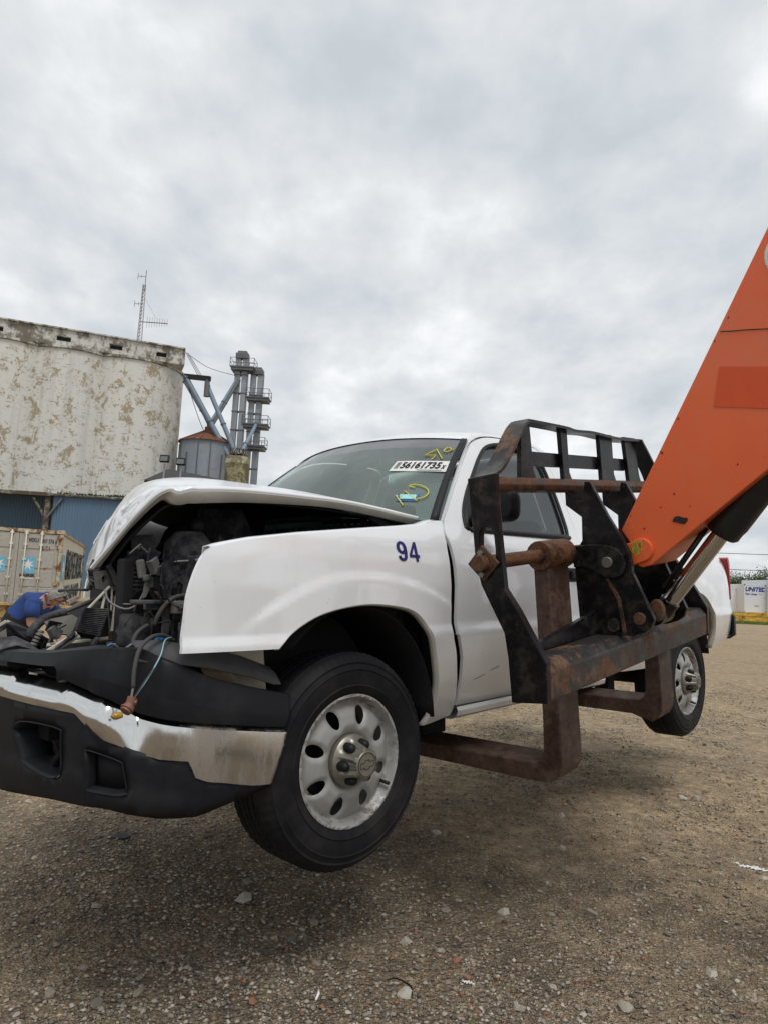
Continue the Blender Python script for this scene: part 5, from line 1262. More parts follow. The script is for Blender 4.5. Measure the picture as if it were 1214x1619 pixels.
# core support, tanks
obj('core_support', MB().bar((.64, .50, .74), (.645, .49, 1.10), .05, .04).bar((.63, .49, 1.10), (.35, -.28, 1.10), .06, .045).bar((.60, .48, .74), (.30, -.30, .74), .07, .05), M['bay'], bay, bevel=.008)
obj('radiator_tank', MB().bar((.675, .50, .74), (.668, .50, 1.09), .045, .05), M['deep'], bay, bevel=.008)
for k in range(22): obj('radiator_fin', MB().bx(.612, .652, .515, .525, .765+.0145*k, .770+.0145*k), M['bay'], bay)
# headlamp carrier: black plastic frame with shelf, ribs and openings
def plate(name, pts, y, t=.012, mat='bay', yaw=0.0, bevel=.004, holes=()):
    # an upright plate; yaw leans its far end in or out
    x0 = sum(p[0] for p in pts)/len(pts)
    mb = cdt_panel(pts, .03, lambda a_, b_: (a_, y+(a_-x0)*yaw, b_), holes, flip=True)
    return obj(name, mb, M[mat], bay, solid=t, recalc=False, bevel=0)
obj('headlamp_carrier', MB().bx(.50, .515, .54, .80, .78, 1.12).bx(.53, .545, .60, .80, .96, 1.10), M['bay'], bay, bevel=.004)
obj('carrier_shelf', MB().box((.632, .665, .944), (.165, .10, .014), (0, R(-1), R(4))).box((.632, .70, .934), (.16, .012, .03), (0, R(-1), R(4))), M['bay'], bay, bevel=.004)
circ = lambda cx, cz, rx, rz, n=16: [(cx+rx*math.cos(6.2832*k/n), cz+rz*math.sin(6.2832*k/n)) for k in range(n)]
plate('carrier_wall', [(.535, .955), (.535, 1.10), (.585, 1.105), (.625, 1.055), (.607, .956)], .67, .01, holes=[smooth_poly([(.548, .965), (.548, 1.0), (.565, 1.012), (.590, 1.005), (.594, .965)], n=2)])
plate('carrier_wall', [(.53, .79), (.53, .935), (.60, .93), (.604, .80)], .705, .012, holes=[circ(.566, .865, .022, .030)])
plate('torn_panel', [(.730, .899), (.722, .906), (.696, .906), (.685, .900), (.642, .893), (.646, .84), (.650, .788), (.70, .797), (.738, .809), (.733, .835), (.741, .85), (.731, .872)], .60, .008, yaw=-.5)
plate('torn_panel', [(.645, .89), (.60, .885), (.605, .80), (.65, .788)], .64, .008, yaw=.4)
for x0, z0, z1, y0 in ((.617, .955, 1.075, .655), (.603, .955, 1.08, .66), (.585, .78, .93, .735), (.632, .80, .925, .70), (.556, .79, .93, .745)): obj('carrier_rib', MB().bar((x0, y0, z0), (x0-.003, y0+.004, z1), .006, .028), M['bay'], bay, bevel=.002)
SCU = plain('scuffed_bracket', (.11, .108, .105), .7, 0, .75, 26)
obj('lamp_bracket', MB().bar((.674, .60, 1.085), (.667, .61, 1.022), .020, .026).bar((.667, .61, 1.022), (.645, .62, 1.026), .026, .022), SCU, bay, bevel=.006)
obj('lamp_bracket', cdt_panel([(.650, 1.030), (.592, 1.020), (.590, .965), (.602, .960), (.612, .988), (.640, .996), (.655, .960), (.664, .956), (.660, 1.0)], .02, lambda a_, b_: (a_, .625-.3*(a_-.62), b_), flip=True), SCU, bay, solid=.014, recalc=False)
obj('connector_block', MB().box((.605, .735, .928), (.045, .03, .042)).box((.605, .752, .933), (.026, .012, .022)), SCU, bay, bevel=.004)
obj('lower_box', MB().box((.633, .72, .786), (.10, .05, .034), (0, 0, R(5))).box((.612, .765, .842), (.016, .016, .078)), M['bay'], bay, bevel=.005)
obj('under_tray', MB().box((.56, .66, .775), (.24, .22, .012), (R(3), R(-2), R(10))), M['bay'], bay)
# bent upper bracket beside the hood tip
obj('upper_bracket', cdt_panel([(.740, 1.045), (.675, 1.055), (.668, 1.0), (.690, .985), (.728, .985)], .02, lambda a_, b_: (a_, .42+.25*math.sin(14*(a_-.7))*.05, b_), [circ(.705, 1.02, .012, .014, 10)], flip=True), SCU, bay, solid=.018, recalc=False)
obj('upper_bracket', MB().bar((.70, .43, 1.07), (.665, .44, 1.0), .03, .02).bar((.735, .40, 1.04), (.70, .36, 1.08), .04, .03), M['bay'], bay, bevel=.004)
# inner structure under the fender nose
obj('crush_horn', MB().prism([(.44, .70), (.36, .62), (.28, .62), (.30, .80), (.44, .80)], 'y', .62, .80), M['beige'], bay, bevel=.01)
# struts
obj('far_upper_rail', MB().add([(.16, -.80, 1.12), (-.50, -.80, 1.12), (-.50, -.80, 1.31), (-.28, -.79, 1.362), (-.08, -.79, 1.375), (.10, -.80, 1.34), (.15, -.84, 1.22)], [(0, 1, 2, 3, 4, 5, 6)]), M['white'], bay, solid=.012)
for a, b, w_ in (((.660, .44, 1.00), (.682, .445, .815), .018), ((.690, .43, .995), (.765, .42, .912), .012), ((.701, .42, .965), (.713, .425, .91), .010), ((.676, .42, .985), (.676, .42, .91), .008)):
    obj('support_strut', MB().bar(a, b, w_, w_*.7), M['beige'], bay, bevel=.003)
obj('rusty_clip', MB().box((.681, .448, .825), (.022, .024, .035)), M['shaft'], bay, bevel=.004)
# oil cooler lying at an angle, fins proud
A, B, C, D = Vector((.772, .425, .921)), Vector((.693, .425, .917)), Vector((.741, .455, .825)), Vector((.816, .455, .842))
nn = (B-A).cross(D-A).normalized()
if nn.y < 0: nn = -nn
oc = obj('oil_cooler', MB().add([A-nn*.03, B-nn*.03, C-nn*.03, D-nn*.03, A, B, C, D], [(0, 1, 2, 3), (7, 6, 5, 4), (0, 4, 5, 1), (1, 5, 6, 2), (2, 6, 7, 3), (3, 7, 4, 0)]), M['deep'], bay)
for k in range(15):
    f = (k+.5)/15; obj('cooler_fin', MB().bar(A.lerp(D, f)+nn*.004, B.lerp(C, f)+nn*.004, .0032, .010, nn), M['bay'], oc)
for k in range(12):
    f = (k+.5)/12; p = B.lerp(C, f); obj('cooler_lug', MB().box(p+nn*.004, (.010, .012, .005)), M['bay'], oc)
obj('cooler_tank', MB().tube([B-nn*.012, C-nn*.012], .010, 8), M['deep'], oc, smooth=True); obj('cooler_tank', MB().tube([A-nn*.006, D-nn*.006], .008, 8), M['bay'], oc, smooth=True)
obj('cooler_frame', MB().bar((.812, .46, .842), (.905, .42, .775), .016, .012).bar((.800, .455, .832), (.88, .42, .775), .010, .012), M['beige'], bay, bevel=.003)
obj('cooler_pipe', MB().tube(path([(.742, .46, .822), (.752, .465, .80), (.775, .465, .775)], 6), .009, 8).tube([(.748, .462, .812), (.756, .465, .796)], .013, 8), M['bay'], bay, smooth='auto')
obj('cooler_pipe', MB().tube([(.818, .455, .842), (.835, .455, .825)], .012, 8).tube([(.835, .455, .825), (.868, .44, .795)], .008, 8), M['bay'], bay, smooth='auto')
for k in range(8): obj('lower_cooler_fin', MB().bar((.855-.008*k, .36, .802-.006*k), (.75-.008*k, .42, .802-.006*k), .006, .004), M['bay'], bay)
obj('pale_crossmember', MB().box((.74, .34, .800), (.22, .05, .012), (R(14), R(5), R(-20))), M['beige'], bay, bevel=.003)
# hoses and broken plastic further left
obj('radiator_hose', MB().tube(path([(.842, .15, .815), (.832, .15, .836), (.804, .15, .868), (.764, .15, .887), (.716, .15, .901)], 16), [.017]*10+[.015]*6, 12), M['bay'], bay, smooth='auto')
obj('grey_pipe', MB().tube(path([(.72, .15, .90), (.67, .15, .92), (.605, .15, .942), (.52, .15, .97)], 8), .009, 8), plain('grey_pipe_plastic', (.10, .095, .08), .5), bay, smooth='auto')
for k in range(6): obj('bellows_ring', MB().tube([(.806+.005*k, .16, .836-.011*k), (.809+.005*k, .16, .829-.011*k)], .013, 10), plain('grey_bellows', (.16, .16, .15), .6), bay, smooth='auto')
obj('broken_housing', MB().add([(.975, .20, .775), (.945, .16, .818), (.90, .18, .822), (.868, .22, .80), (.845, .26, .772), (.92, .25, .795)], [(0, 1, 5), (1, 2, 5), (2, 3, 5), (3, 4, 5), (4, 0, 5)]), M['bay'], bay, solid=.008)
obj('broken_housing', MB().add([(.90, .10, .862), (.878, .07, .868), (.80, .12, .828), (.79, .14, .785), (.84, .14, .80), (.872, .11, .835)], [(0, 1, 2, 5), (5, 2, 4), (2, 3, 4)]), M['bay'], bay, solid=.014)
obj('grille_frame', MB().bar((.915, .03, .842), (.882, .045, .868), .012, .012).bar((.882, .045, .868), (.800, .07, .826), .012, .010), M['beige'], bay, bevel=.002)
obj('grille_frame', MB().bar((.918, .04, .828), (.880, .05, .855), .016, .018).bar((.880, .05, .855), (.80, .09, .812), .014, .016), M['bay'], bay, bevel=.003)
obj('black_box', MB().box((.862, .08, .822), (.04, .03, .036), (.2, .3, .2)), M['bay'], bay, bevel=.003)
obj('pale_backing', MB().box((.895, .0, .812), (.07, .012, .07), (0, R(12), R(20))), M['beige'], bay)
obj('pale_pan', MB().add([(.80, .16, .872), (.70, .17, .89), (.66, .20, .86), (.70, .24, .815), (.79, .22, .83)], [(0, 1, 2, 3, 4)]), plain('dull_pan', (.11, .105, .088), .6, 0, .4, 12), bay, solid=.006)
obj('hood_latch', MB().bar((.812, .30, .978), (.76, .30, .984), .010, .010).bar((.76, .30, .984), (.704, .30, .981), .014, .010).bar((.704, .30, .981), (.692, .30, 1.012), .022, .014), M['bay'], bay, bevel=.003)
# odd brackets, clips and shards packed between the big pieces
rc_ = random.Random(21)
for k in range(64):
    if k < 44: p = Vector((rc_.uniform(.47, .66), rc_.uniform(.42, .68), rc_.uniform(.80, 1.10)))
    elif k < 54: p = Vector((rc_.uniform(.36, .56), rc_.uniform(.50, .66), rc_.uniform(1.05, 1.17)))
    else: p = Vector((rc_.uniform(.66, .84), rc_.uniform(.18, .34), rc_.uniform(.77, .85)))
    n_ = rc_.randrange(4, 7); r0 = rc_.uniform(.012, .036)
    poly = [(r0*rc_.uniform(.5, 1.2)*math.cos(6.283*i/n_)*rc_.uniform(.7, 1.4), r0*rc_.uniform(.5, 1.2)*math.sin(6.283*i/n_)) for i in range(n_)]
    mb = MB().prism(poly, 'y', -.003, .003+.02*rc_.random()**2)
    if k % 3 == 0: mb.bar((0, 0, 0), (rc_.uniform(-.05, .05), .01, rc_.uniform(-.05, .05)), .006, .012)
    mb.xf(Matrix.Translation(p)@Euler((rc_.uniform(-.5, .5), rc_.uniform(-1.5, 1.5), rc_.uniform(-.9, .9))).to_matrix().to_4x4())
    obj(('bracket', 'plastic_shard', 'clip')[k % 3], mb, (M['bay'], SCU, M['bay'], M['black'])[k % 4], bay, bevel=.0015)
for k in range(16):
    p = Vector((rc_.uniform(.50, .68), rc_.uniform(.52, .72), rc_.uniform(.84, 1.10))); q = [p]
    for i in range(4): q.append(q[-1]+Vector((rc_.uniform(-.05, .05), rc_.uniform(-.02, .03), rc_.uniform(-.06, .05))))
    obj('thin_wire', MB().tube(path(q, 14), rc_.choice((.0016, .0022, .003)), 5), M['black'] if k % 4 else SCU, bay, smooth=True)
# black air duct pieces under the hood, ball-shaped bumper stop
obj('hood_stop', MB().lathe([(0, .035), (.022, .028), (.033, .01), (.033, -.012), (.02, -.03), (0, -.035)], 14, 'z', (.43, .56, 1.215)).tube([(.43, .56, 1.19), (.45, .57, 1.13)], .012, 8).tube([(.43, .56, 1.24), (.40, .56, 1.33)], .010, 6), M['black'], bay, smooth='auto')
obj('air_duct', MB().tube(path([(.52, .50, 1.13), (.47, .46, 1.19), (.42, .44, 1.215), (.36, .42, 1.205)], 8), .028, 10), M['black'], bay, smooth='auto')
obj('hinge_arm', MB().bar((-.50, .74, 1.22), (-.30, .73, 1.30), .02, .03).bar((-.52, .73, 1.25), (-.62, .73, 1.30), .016, .03), M['black'], bay)
obj('underhood_plate', MB().prism([(.36, 1.17), (.30, 1.30), (.12, 1.31), (.05, 1.19)], 'y', .40, .412), M['bay'], bay)
# wiring
WG = plain('grey_loom', (.17, .17, .17), .6); WB = plain('black_loom', (.020, .020, .022), .55); WD = plain('dusty_loom', (.050, .047, .043), .75)
def wire(name, pts, r_, m, n=22): return obj(name, MB().tube(path(pts, n), r_, 7), m, bay, smooth=True)
wire('wire', [(.742, .50, .985), (.735, .52, .945), (.700, .56, .920), (.668, .58, .935), (.650, .60, .985), (.640, .62, 1.04), (.60, .66, 1.075), (.52, .70, 1.085)], .0038, WG)
wire('wire', [(.545, .73, .968), (.585, .73, .966), (.622, .73, .958), (.652, .725, .932), (.670, .72, .900), (.674, .71, .872)], .008, WD)
wire('wire', [(.728, .60, .938), (.66, .65, .936), (.58, .72, .932), (.54, .74, .93)], .0022, WG)
wire('wire', [(.687, .69, .872), (.712, .695, .860), (.733, .70, .842), (.746, .705, .816)], .007, WD)
wire('wire', [(.746, .705, .816), (.775, .72, .806), (.803, .735, .806), (.83, .75, .822)], .0042, WG)
wire('wire', [(.83, .752, .822), (.842, .755, .824), (.856, .76, .820)], .0024, plain('blue_wire_tip', (.08, .22, .45), .5))
wire('wire', [(.645, .78, .824), (.672, .785, .838), (.705, .80, .846), (.750, .822, .842), (.795, .842, .815), (.818, .858, .770), (.826, .866, .730), (.828, .870, .705)], .0065, WD)
wire('wire', [(.828, .870, .705), (.832, .872, .690), (.835, .874, .672)], .0036, WG)
wire('wire', [(.66, .79, .836), (.71, .835, .832), (.752, .882, .790), (.795, .890, .730), (.822, .884, .690), (.834, .878, .672)], .0022, plain('pale_blue_wire', (.25, .42, .50), .5))
wire('wire', [(.66, .79, .834), (.715, .84, .826), (.765, .885, .772), (.81, .890, .715), (.832, .880, .675)], .0020, WD)
CO = plain('copper_socket', (.20, .085, .055), .6, .1, .4, 30)
lamp = obj('bulb_socket', MB().tube([(.832, .874, .680), (.840, .876, .656)], .013, 12).tube([(.840, .876, .656), (.856, .880, .642)], .0165, 12).tube([(.848, .878, .650), (.851, .879, .647)], .020, 12).tube([(.836, .876, .668), (.824, .886, .664)], .008, 8), CO, bay, smooth='auto')
obj('amber_bulb', MB().lathe([(0, .018), (.008, .014), (.011, .004), (.008, -.012)], 12, 'x', (.878, .882, .634)), plain('amber_glass', (.36, .20, .03), .25, 0, .2), lamp, smooth=True)
BLU = plain('blue_connector', (.025, .16, .42), .5)
obj('connector', MB().tube([(.632, .632, .980), (.622, .640, .980)], .012, 10), CO, bay, smooth='auto'); obj('connector', MB().tube([(.622, .640, .980), (.600, .655, .982)], .009, 8).box((.606, .655, .990), (.014, .012, .010)), BLU, bay, smooth='auto')
obj('connector', MB().bar((.672, .70, .812), (.660, .705, .832), .006, .008).bar((.655, .71, .834), (.648, .71, .824), .010, .010), BLU, bay)
obj('connector', MB().bar((.664, .706, .808), (.654, .708, .828), .005, .006), WG, bay)
# ================================================================== THE TELEHANDLER (its fork carriage squared up to the truck)
th = empty('telehandler', (-.741, 3.306, .414), (R(2.02), R(7.6), R(-132.56)))
tag(th, 'orange telehandler boom with a rusty black fork carriage lifting the truck', 'telehandler')
car = empty('fork_carriage', (0, 0, 0), (0, 0, 0), th)
EP = [(1.284, 1.366), (1.405, 1.375), (1.401, 1.256), (1.406, 1.141), (1.413, .959), (1.464, .881), (1.561, .704), (1.555, .565), (1.412, .553), (1.409, .71), (1.400, .80), (1.315, .97), (1.296, 1.052), (1.292, 1.216)]
SLOT = [(1.322, 1.05), (1.322, 1.150), (1.335, 1.176), (1.352, 1.182), (1.370, 1.176), (1.383, 1.150), (1.383, 1.05), (1.352, 1.03)]
for x in (-.40, -2.03):
    mb = cdt_panel(EP, .05, lambda a, b: (x, a, b), [smooth_poly(SLOT, ang=60, n=2)]); 
    e = obj('end_plate', mb, M['blacksteel'], car, solid=.032, recalc=True, off=0, bevel=.004)
    s = 1 if x > -1 else -1
    obj('lock_plate', MB().prism([(1.270, 1.050), (1.337, 1.119), (1.406, 1.052), (1.336, .985)], 'x', x+s*.018, x+s*.030), M['rustedge'], e, bevel=.003)
    obj('shaft_end', MB().tube([(x+s*.02, 1.335, 1.052), (x+s*.058, 1.335, 1.052)], .031, 20), M['shaft'], e, smooth='auto', bevel=.003)
    for q in (1.090, 1.012): obj('bolt', MB().tube([(x+s*.028, 1.338, q), (x+s*.046, 1.338, q)], .011, 6), M['pin'], e)
obj('shaft', MB().tube([(-.41, 1.335, 1.052), (-2.02, 1.335, 1.052)], .0275, 24), M['shaft'], car, smooth='auto')
obj('top_pipe', MB().tube([(-.418, 1.350, 1.338), (-2.012, 1.350, 1.338)], .031, 8), M['rustedge'], car, bevel=.004)
obj('lower_beam', MB().prism([(1.405, .565), (1.553, .565), (1.556, .668), (1.528, .702), (1.405, .702)], 'x', -.417, -2.013), M['rustbeam'], car, bevel=.006)
for s in (0, 1):
    f = (lambda x: x) if s == 0 else (lambda x: -2.43-x)
    obj('rib', MB().prism([(f(a), b) for a, b in ((-.42, .704), (-.42, .716), (-1.02, .795), (-1.075, .822), (-1.095, .860), (-1.13, .860), (-1.13, .704))], 'y', 1.405, 1.432), M['blacksteel'], car, bevel=.004)
# ear plates between which the boom nose is pinned
EAR = [(1.36, .703), (1.352, .97), (1.366, 1.06), (1.395, 1.10), (1.40, 1.20), (1.330, 1.255), (1.330, 1.312), (1.418, 1.312), (1.424, 1.350), (1.449, 1.346), (1.517, 1.199), (1.573, 1.099), (1.597, 1.045), (1.606, .99), (1.604, .965), (1.645, .865), (1.682, .775), (1.668, .738), (1.640, .718), (1.591, .703)]
for x0, x1 in ((-1.035, -1.060), (-1.395, -1.420)):
    e = obj('ear_plate', MB().prism(EAR, 'x', x0, x1), M['blacksteel'], car, bevel=.003)
    s = 1 if x0 > -1.2 else -1
    xo = x0 if s > 0 else x1
    boss = [(1.36, .985), (1.345, 1.075), (1.42, 1.082), (1.50, 1.078), (1.545, 1.066), (1.575, 1.035), (1.585, .995), (1.570, .955), (1.535, .938), (1.47, .955), (1.42, .985)]
    obj('ear_boss', MB().prism(smooth_poly(boss, n=2), 'x', xo, xo+s*.022), M['blacksteel'], e, bevel=.004)
    obj('pin', MB().tube([(xo-s*.02, 1.514, 1.006), (xo+s*.034, 1.514, 1.006)], .023, 20), M['pin'], e, smooth='auto', bevel=.002)
    obj('pin', MB().tube([(xo-s*.02, 1.624, .775), (xo+s*.010, 1.624, .775)], .025, 20), M['rustedge'], e, smooth='auto', bevel=.002)
    obj('pin_hole', MB().tube([(xo-s*.01, 1.512, .745), (xo+s*.006, 1.512, .745)], .028, 18), M['rustedge'], e, smooth='auto')
    obj('pin_hole_dark', MB().tube([(xo-s*.01, 1.512, .745), (xo+s*.008, 1.512, .745)], .018, 18), M['deep'], e)  # black disc stands in for the shade inside the hole
    obj('stiffener', MB().bar((xo+s*.006, 1.500, .94), (xo+s*.006, 1.545, .85), .012, .012).bar((xo+s*.006, 1.545, .85), (xo+s*.006, 1.560, .705), .012, .012), M['rustedge'], e)
obj('cross_tube', MB().tube([(-1.06, 1.40, .86), (-1.395, 1.40, .86)], .05, 12), M['blacksteel'], car, smooth='auto')
# load backrest
BK = empty('backrest', (0, 0, 0), (0, 0, 0), car)
del BK
def flat(pts, y0, y1, t, name, mat):
    # a bent flat bar seen edge on in x-z, deep in y
    P = [Vector((p[0], 0, p[1])) for p in pts]; P = path(P, max(6, 4*len(P))) if len(P) > 2 else P
    mb = MB(); rows = []
    for i, p in enumerate(P):
        d = (P[min(i+1, len(P)-1)]-P[max(i-1, 0)]).normalized(); n = Vector((-d.z, 0, d.x))*t*.5
        rows.append([(p.x+n.x, y0, p.z+n.z), (p.x+n.x, y1, p.z+n.z), (p.x-n.x, y1, p.z-n.z), (p.x-n.x, y0, p.z-n.z), (p.x+n.x, y0, p.z+n.z)])
    mb.grid(rows); n = len(rows); mb.add([r for r in rows[0][:4]], [(0, 1, 2, 3)]); mb.add([r for r in rows[-1][:4]], [(3, 2, 1, 0)])
    return obj(name, mb, mat, car, smooth='auto', angle=40)
flat([(-.432, 1.368), (-.50, 1.400), (-.56, 1.452), (-.615, 1.510), (-.672, 1.567), (-.715, 1.596)], 1.285, 1.372, .012, 'backrest_band', M['blackrust'])
flat([(-.715, 1.597), (-.84, 1.594), (-1.03, 1.588), (-1.12, 1.580), (-1.28, 1.583), (-1.47, 1.573), (-1.62, 1.570), (-1.81, 1.576)], 1.295, 1.365, .012, 'backrest_top_bar', M['blacksteel'])
flat([(-1.81, 1.576), (-1.90, 1.500), (-1.985, 1.42), (-2.02, 1.372)], 1.285, 1.372, .012, 'backrest_band', M['blacksteel'])
for tx0, tx1, bx0, bx1 in ((-.70, -.765, -.672, -.795), (-1.018, -1.079, -1.024, -1.098), (-1.392, -1.53, -1.395, -1.548), (-1.67, -1.80, -1.70, -1.845)):
    obj('backrest_upright', MB().add([(tx0, 1.318, 1.590), (tx1, 1.318, 1.590), (bx1+.02, 1.318, 1.40), (bx1, 1.318, 1.366), (bx0, 1.318, 1.366), (tx0, 1.338, 1.590), (tx1, 1.338, 1.590), (bx1+.02, 1.338, 1.40), (bx1, 1.338, 1.366), (bx0, 1.338, 1.366)], [(0, 1, 2, 3, 4), (9, 8, 7, 6, 5), (0, 5, 6, 1), (1, 6, 7, 2), (2, 7, 8, 3), (3, 8, 9, 4), (4, 9, 5, 0)]), M['blacksteel'], car, bevel=.002)
obj('backrest_rail', MB().bx(-.77, -1.70, 1.300, 1.316, 1.422, 1.482), M['blacksteel'], car, bevel=.002)

# forks hang from the shaft, blades run under the truck
def fork(x0, x1, z0):
    pr = [(1.362, 1.06), (1.366, .235), (1.360, .185), (1.340, .150), (1.305, .128), (1.20, z0), (.60, z0+.004), (.0, z0+.014), (-.16, z0+.03), (-.16, z0+.045), (.0, z0+.060), (.60, z0+.074), (1.20, z0+.076), (1.245, z0+.078), (1.272, z0+.094), (1.284, z0+.13), (1.290, .40), (1.296, 1.06)]
    f = obj('fork', MB().prism(pr, 'x', x0, x1), M['fork'], th, bevel=.008, seg=3)
    xa, xb = x0+.016, x1-.022
    obj('fork_eye', MB().lathe([(.030, 0), (.058, 0), (.061, .006), (.061, (xa-xb)-.006), (.058, xa-xb), (.030, xa-xb)], 28, 'x', (xb, 1.333, 1.052)), M['shaft'], f, smooth='auto')
    return f
fork(-.790, -.965, .124)
fork(-1.832, -2.00, .160)

# boom nose: box section growing upwards, then the boom proper running back to the machine
X0, X1 = -1.098, -1.357
NOSE = [(1.545, 1.135), (1.590, 1.062), (1.597, .996), (1.608, .982), (1.625, .977), (1.663, .987), (1.848, 1.127), (2.119, 1.330), (2.50, 1.62), (2.86, 1.98), (3.20, 2.22), (3.30, 2.70), (2.95, 2.78), (2.62, 2.74), (2.46, 2.66), (2.181, 2.213)]
boom = obj('boom_nose', MB().prism(NOSE, 'x', X0, X1), M['orange'], th, bevel=.004)
obj('boom_section', MB().bx(X0+.02, X1-.02, 3.15, 6.2, 2.25, 2.68), M['orange'], th, bevel=.02)
obj('boom_section', MB().bx(X0+.07, X1-.07, 5.4, 9.6, 2.18, 2.75), M['orange'], th, bevel=.02)
obj('paint_patch', MB().add([(X0+.0025, *p) for p in ((1.979, 1.737), (2.50, 1.630), (2.50, 1.478), (1.947, 1.589))], [(0, 1, 2, 3)]), M['orange_patch'], boom)
obj('weld_seam', MB().tube([(X0+.001, 1.992, 1.870), (X0+.001, 2.03, 1.862), (X0+.001, 2.08, 1.855), (X0+.001, 2.16, 1.840), (X0+.001, 2.36, 1.80)], .0022, 6), M['shaft'], boom)
obj('logo_disc', MB().lathe([(.0, 0), (.085, 0), (.09, -.002)], 28, 'x', (X0+.003, 2.250, 2.098)), M['inkwhite'], boom)
obj('logo_ring', MB().lathe([(.068, 0), (.076, .0005)], 28, 'x', (X0+.004, 2.250, 2.098)), M['orange'], boom)
mb = MB(); rr = [(1.790+.030*math.cos(t), 1.163+.014*math.sin(t)+.004*math.cos(3*t)) for t in np.linspace(0, 6.28, 19)[:-1]]
mb.prism(rr, 'x', X0+.0005, X0+.003); obj('access_hole', mb, M['rustedge'], boom)
ep = [(1.628+.048*math.cos(t), 1.050+.048*math.sin(t)) for t in np.linspace(-1.2, 2.4, 14)]+[(1.560, 1.075), (1.585, .985)]
obj('nose_boss', MB().prism(ep, 'x', X0, X0+.016), M['orange'], boom, bevel=.004)
mb = MB(); r_ = random.Random(2)
for k in range(16):
    y, z = 1.595+.035*r_.random(), 1.03+.045*r_.random(); mb.bar((X0+.017, y, z-.012), (X0+.017, y+.006*r_.uniform(-1, 1), z+.016), .002, .006, (0, 1, 0))
obj('yellow_chips', mb, plain('old_yellow', (.42, .36, .05), .7), boom)
r_ = random.Random(8)
for k in range(15):
    # knocks along the leading edge and odd chips down to bare steel
    if k < 8: f = r_.random(); y, z = 1.545+(2.181-1.545)*f+.004+.012*r_.random(), 1.135+(2.213-1.135)*f-.006
    else: y, z = r_.uniform(1.62, 2.10), r_.uniform(1.06, 1.75); z = max(z, 1.0+.78*(y-1.62)+.05); z = min(z, 1.10+1.69*(y-1.545)-.05)
    n_ = r_.randrange(5, 8); q = r_.uniform(.0018, .0055)
    obj('paint_chip', MB().prism([(y+q*r_.uniform(.5, 1.3)*math.cos(6.283*i/n_), z+q*r_.uniform(.5, 1.5)*math.sin(6.283*i/n_)) for i in range(n_)], 'x', X0+.0002, X0+.0010), M['rustedge'], boom)
# tilt cylinder
tc_ = empty('tilt_cylinder', (0, 0, 0), (0, 0, 0), th)
a = Vector((-1.228, 1.640, .780)); b = Vector((-1.228, 1.905, 1.105)); d = (b-a).normalized()
obj('rod', MB().tube([a+d*.03, b+d*.05], .034, 28), M['rod'], tc_, smooth='auto')
obj('rod_eye', MB().tube([(-1.17, 1.624, .775), (-1.286, 1.624, .775)], .048, 20).tube([a, a+d*.06], .042, 16), M['blacksteel'], tc_, smooth='auto')
obj('barrel', MB().tube([b-d*.012, b, b+d*.03, b+d*.05, b+d*.95], [.058, .068, .068, .072, .072], 32), M['barrel'], tc_, smooth='auto')
obj('rod_shade_strip', MB().tube([a+d*.10+Vector((0, -.048, .02)), b+Vector((0, -.06, .02))], .012, 8), M['barrel'], tc_, smooth=True)  # black tube stands in for the shadow strip along the rod
obj('rod_lug', MB().prism([(1.665+.03*math.cos(t), .80+.045*math.sin(t)) for t in np.linspace(0, 6.28, 15)[:-1]], 'x', -1.10, -1.13), M['rustedge'], tc_, bevel=.004)
# the machine itself stands off to the right of the camera
obj('chassis', MB().bx(-1.75, -.70, 6.0, 10.2, .55, 1.25).bx(-2.2, -1.5, 7.4, 10.0, .70, 1.75), M['barrel'], th, bevel=.05)
obj('boom_tower', MB().bx(-1.62, -.84, 9.0, 9.9, 1.2, 2.9), M['orange'], th, bevel=.04)
obj('operator_cab', MB().bx(-.70, .05, 7.3, 8.7, .9, 2.6), M['barrel'], th, bevel=.06)
for x in (-2.15, -.30):
    for y in (6.6, 9.5):
        w = empty('machine_wheel', (x, y, .70+(.1445*x)*-1-.36-.02*(y-6.6)), (0, 0, 0), th)
        obj('tyre', MB().lathe([(.30, -.18), (.52, -.20), (.62, -.15), (.65, 0), (.62, .15), (.52, .20), (.30, .18)], 40, 'x', close=True), M['tyre'], w, smooth='auto')
        obj('rim', MB().lathe([(0, -.1), (.30, -.16), (.31, 0), (.30, .16), (0, .1)], 24, 'x'), M['orange'], w, smooth='auto')
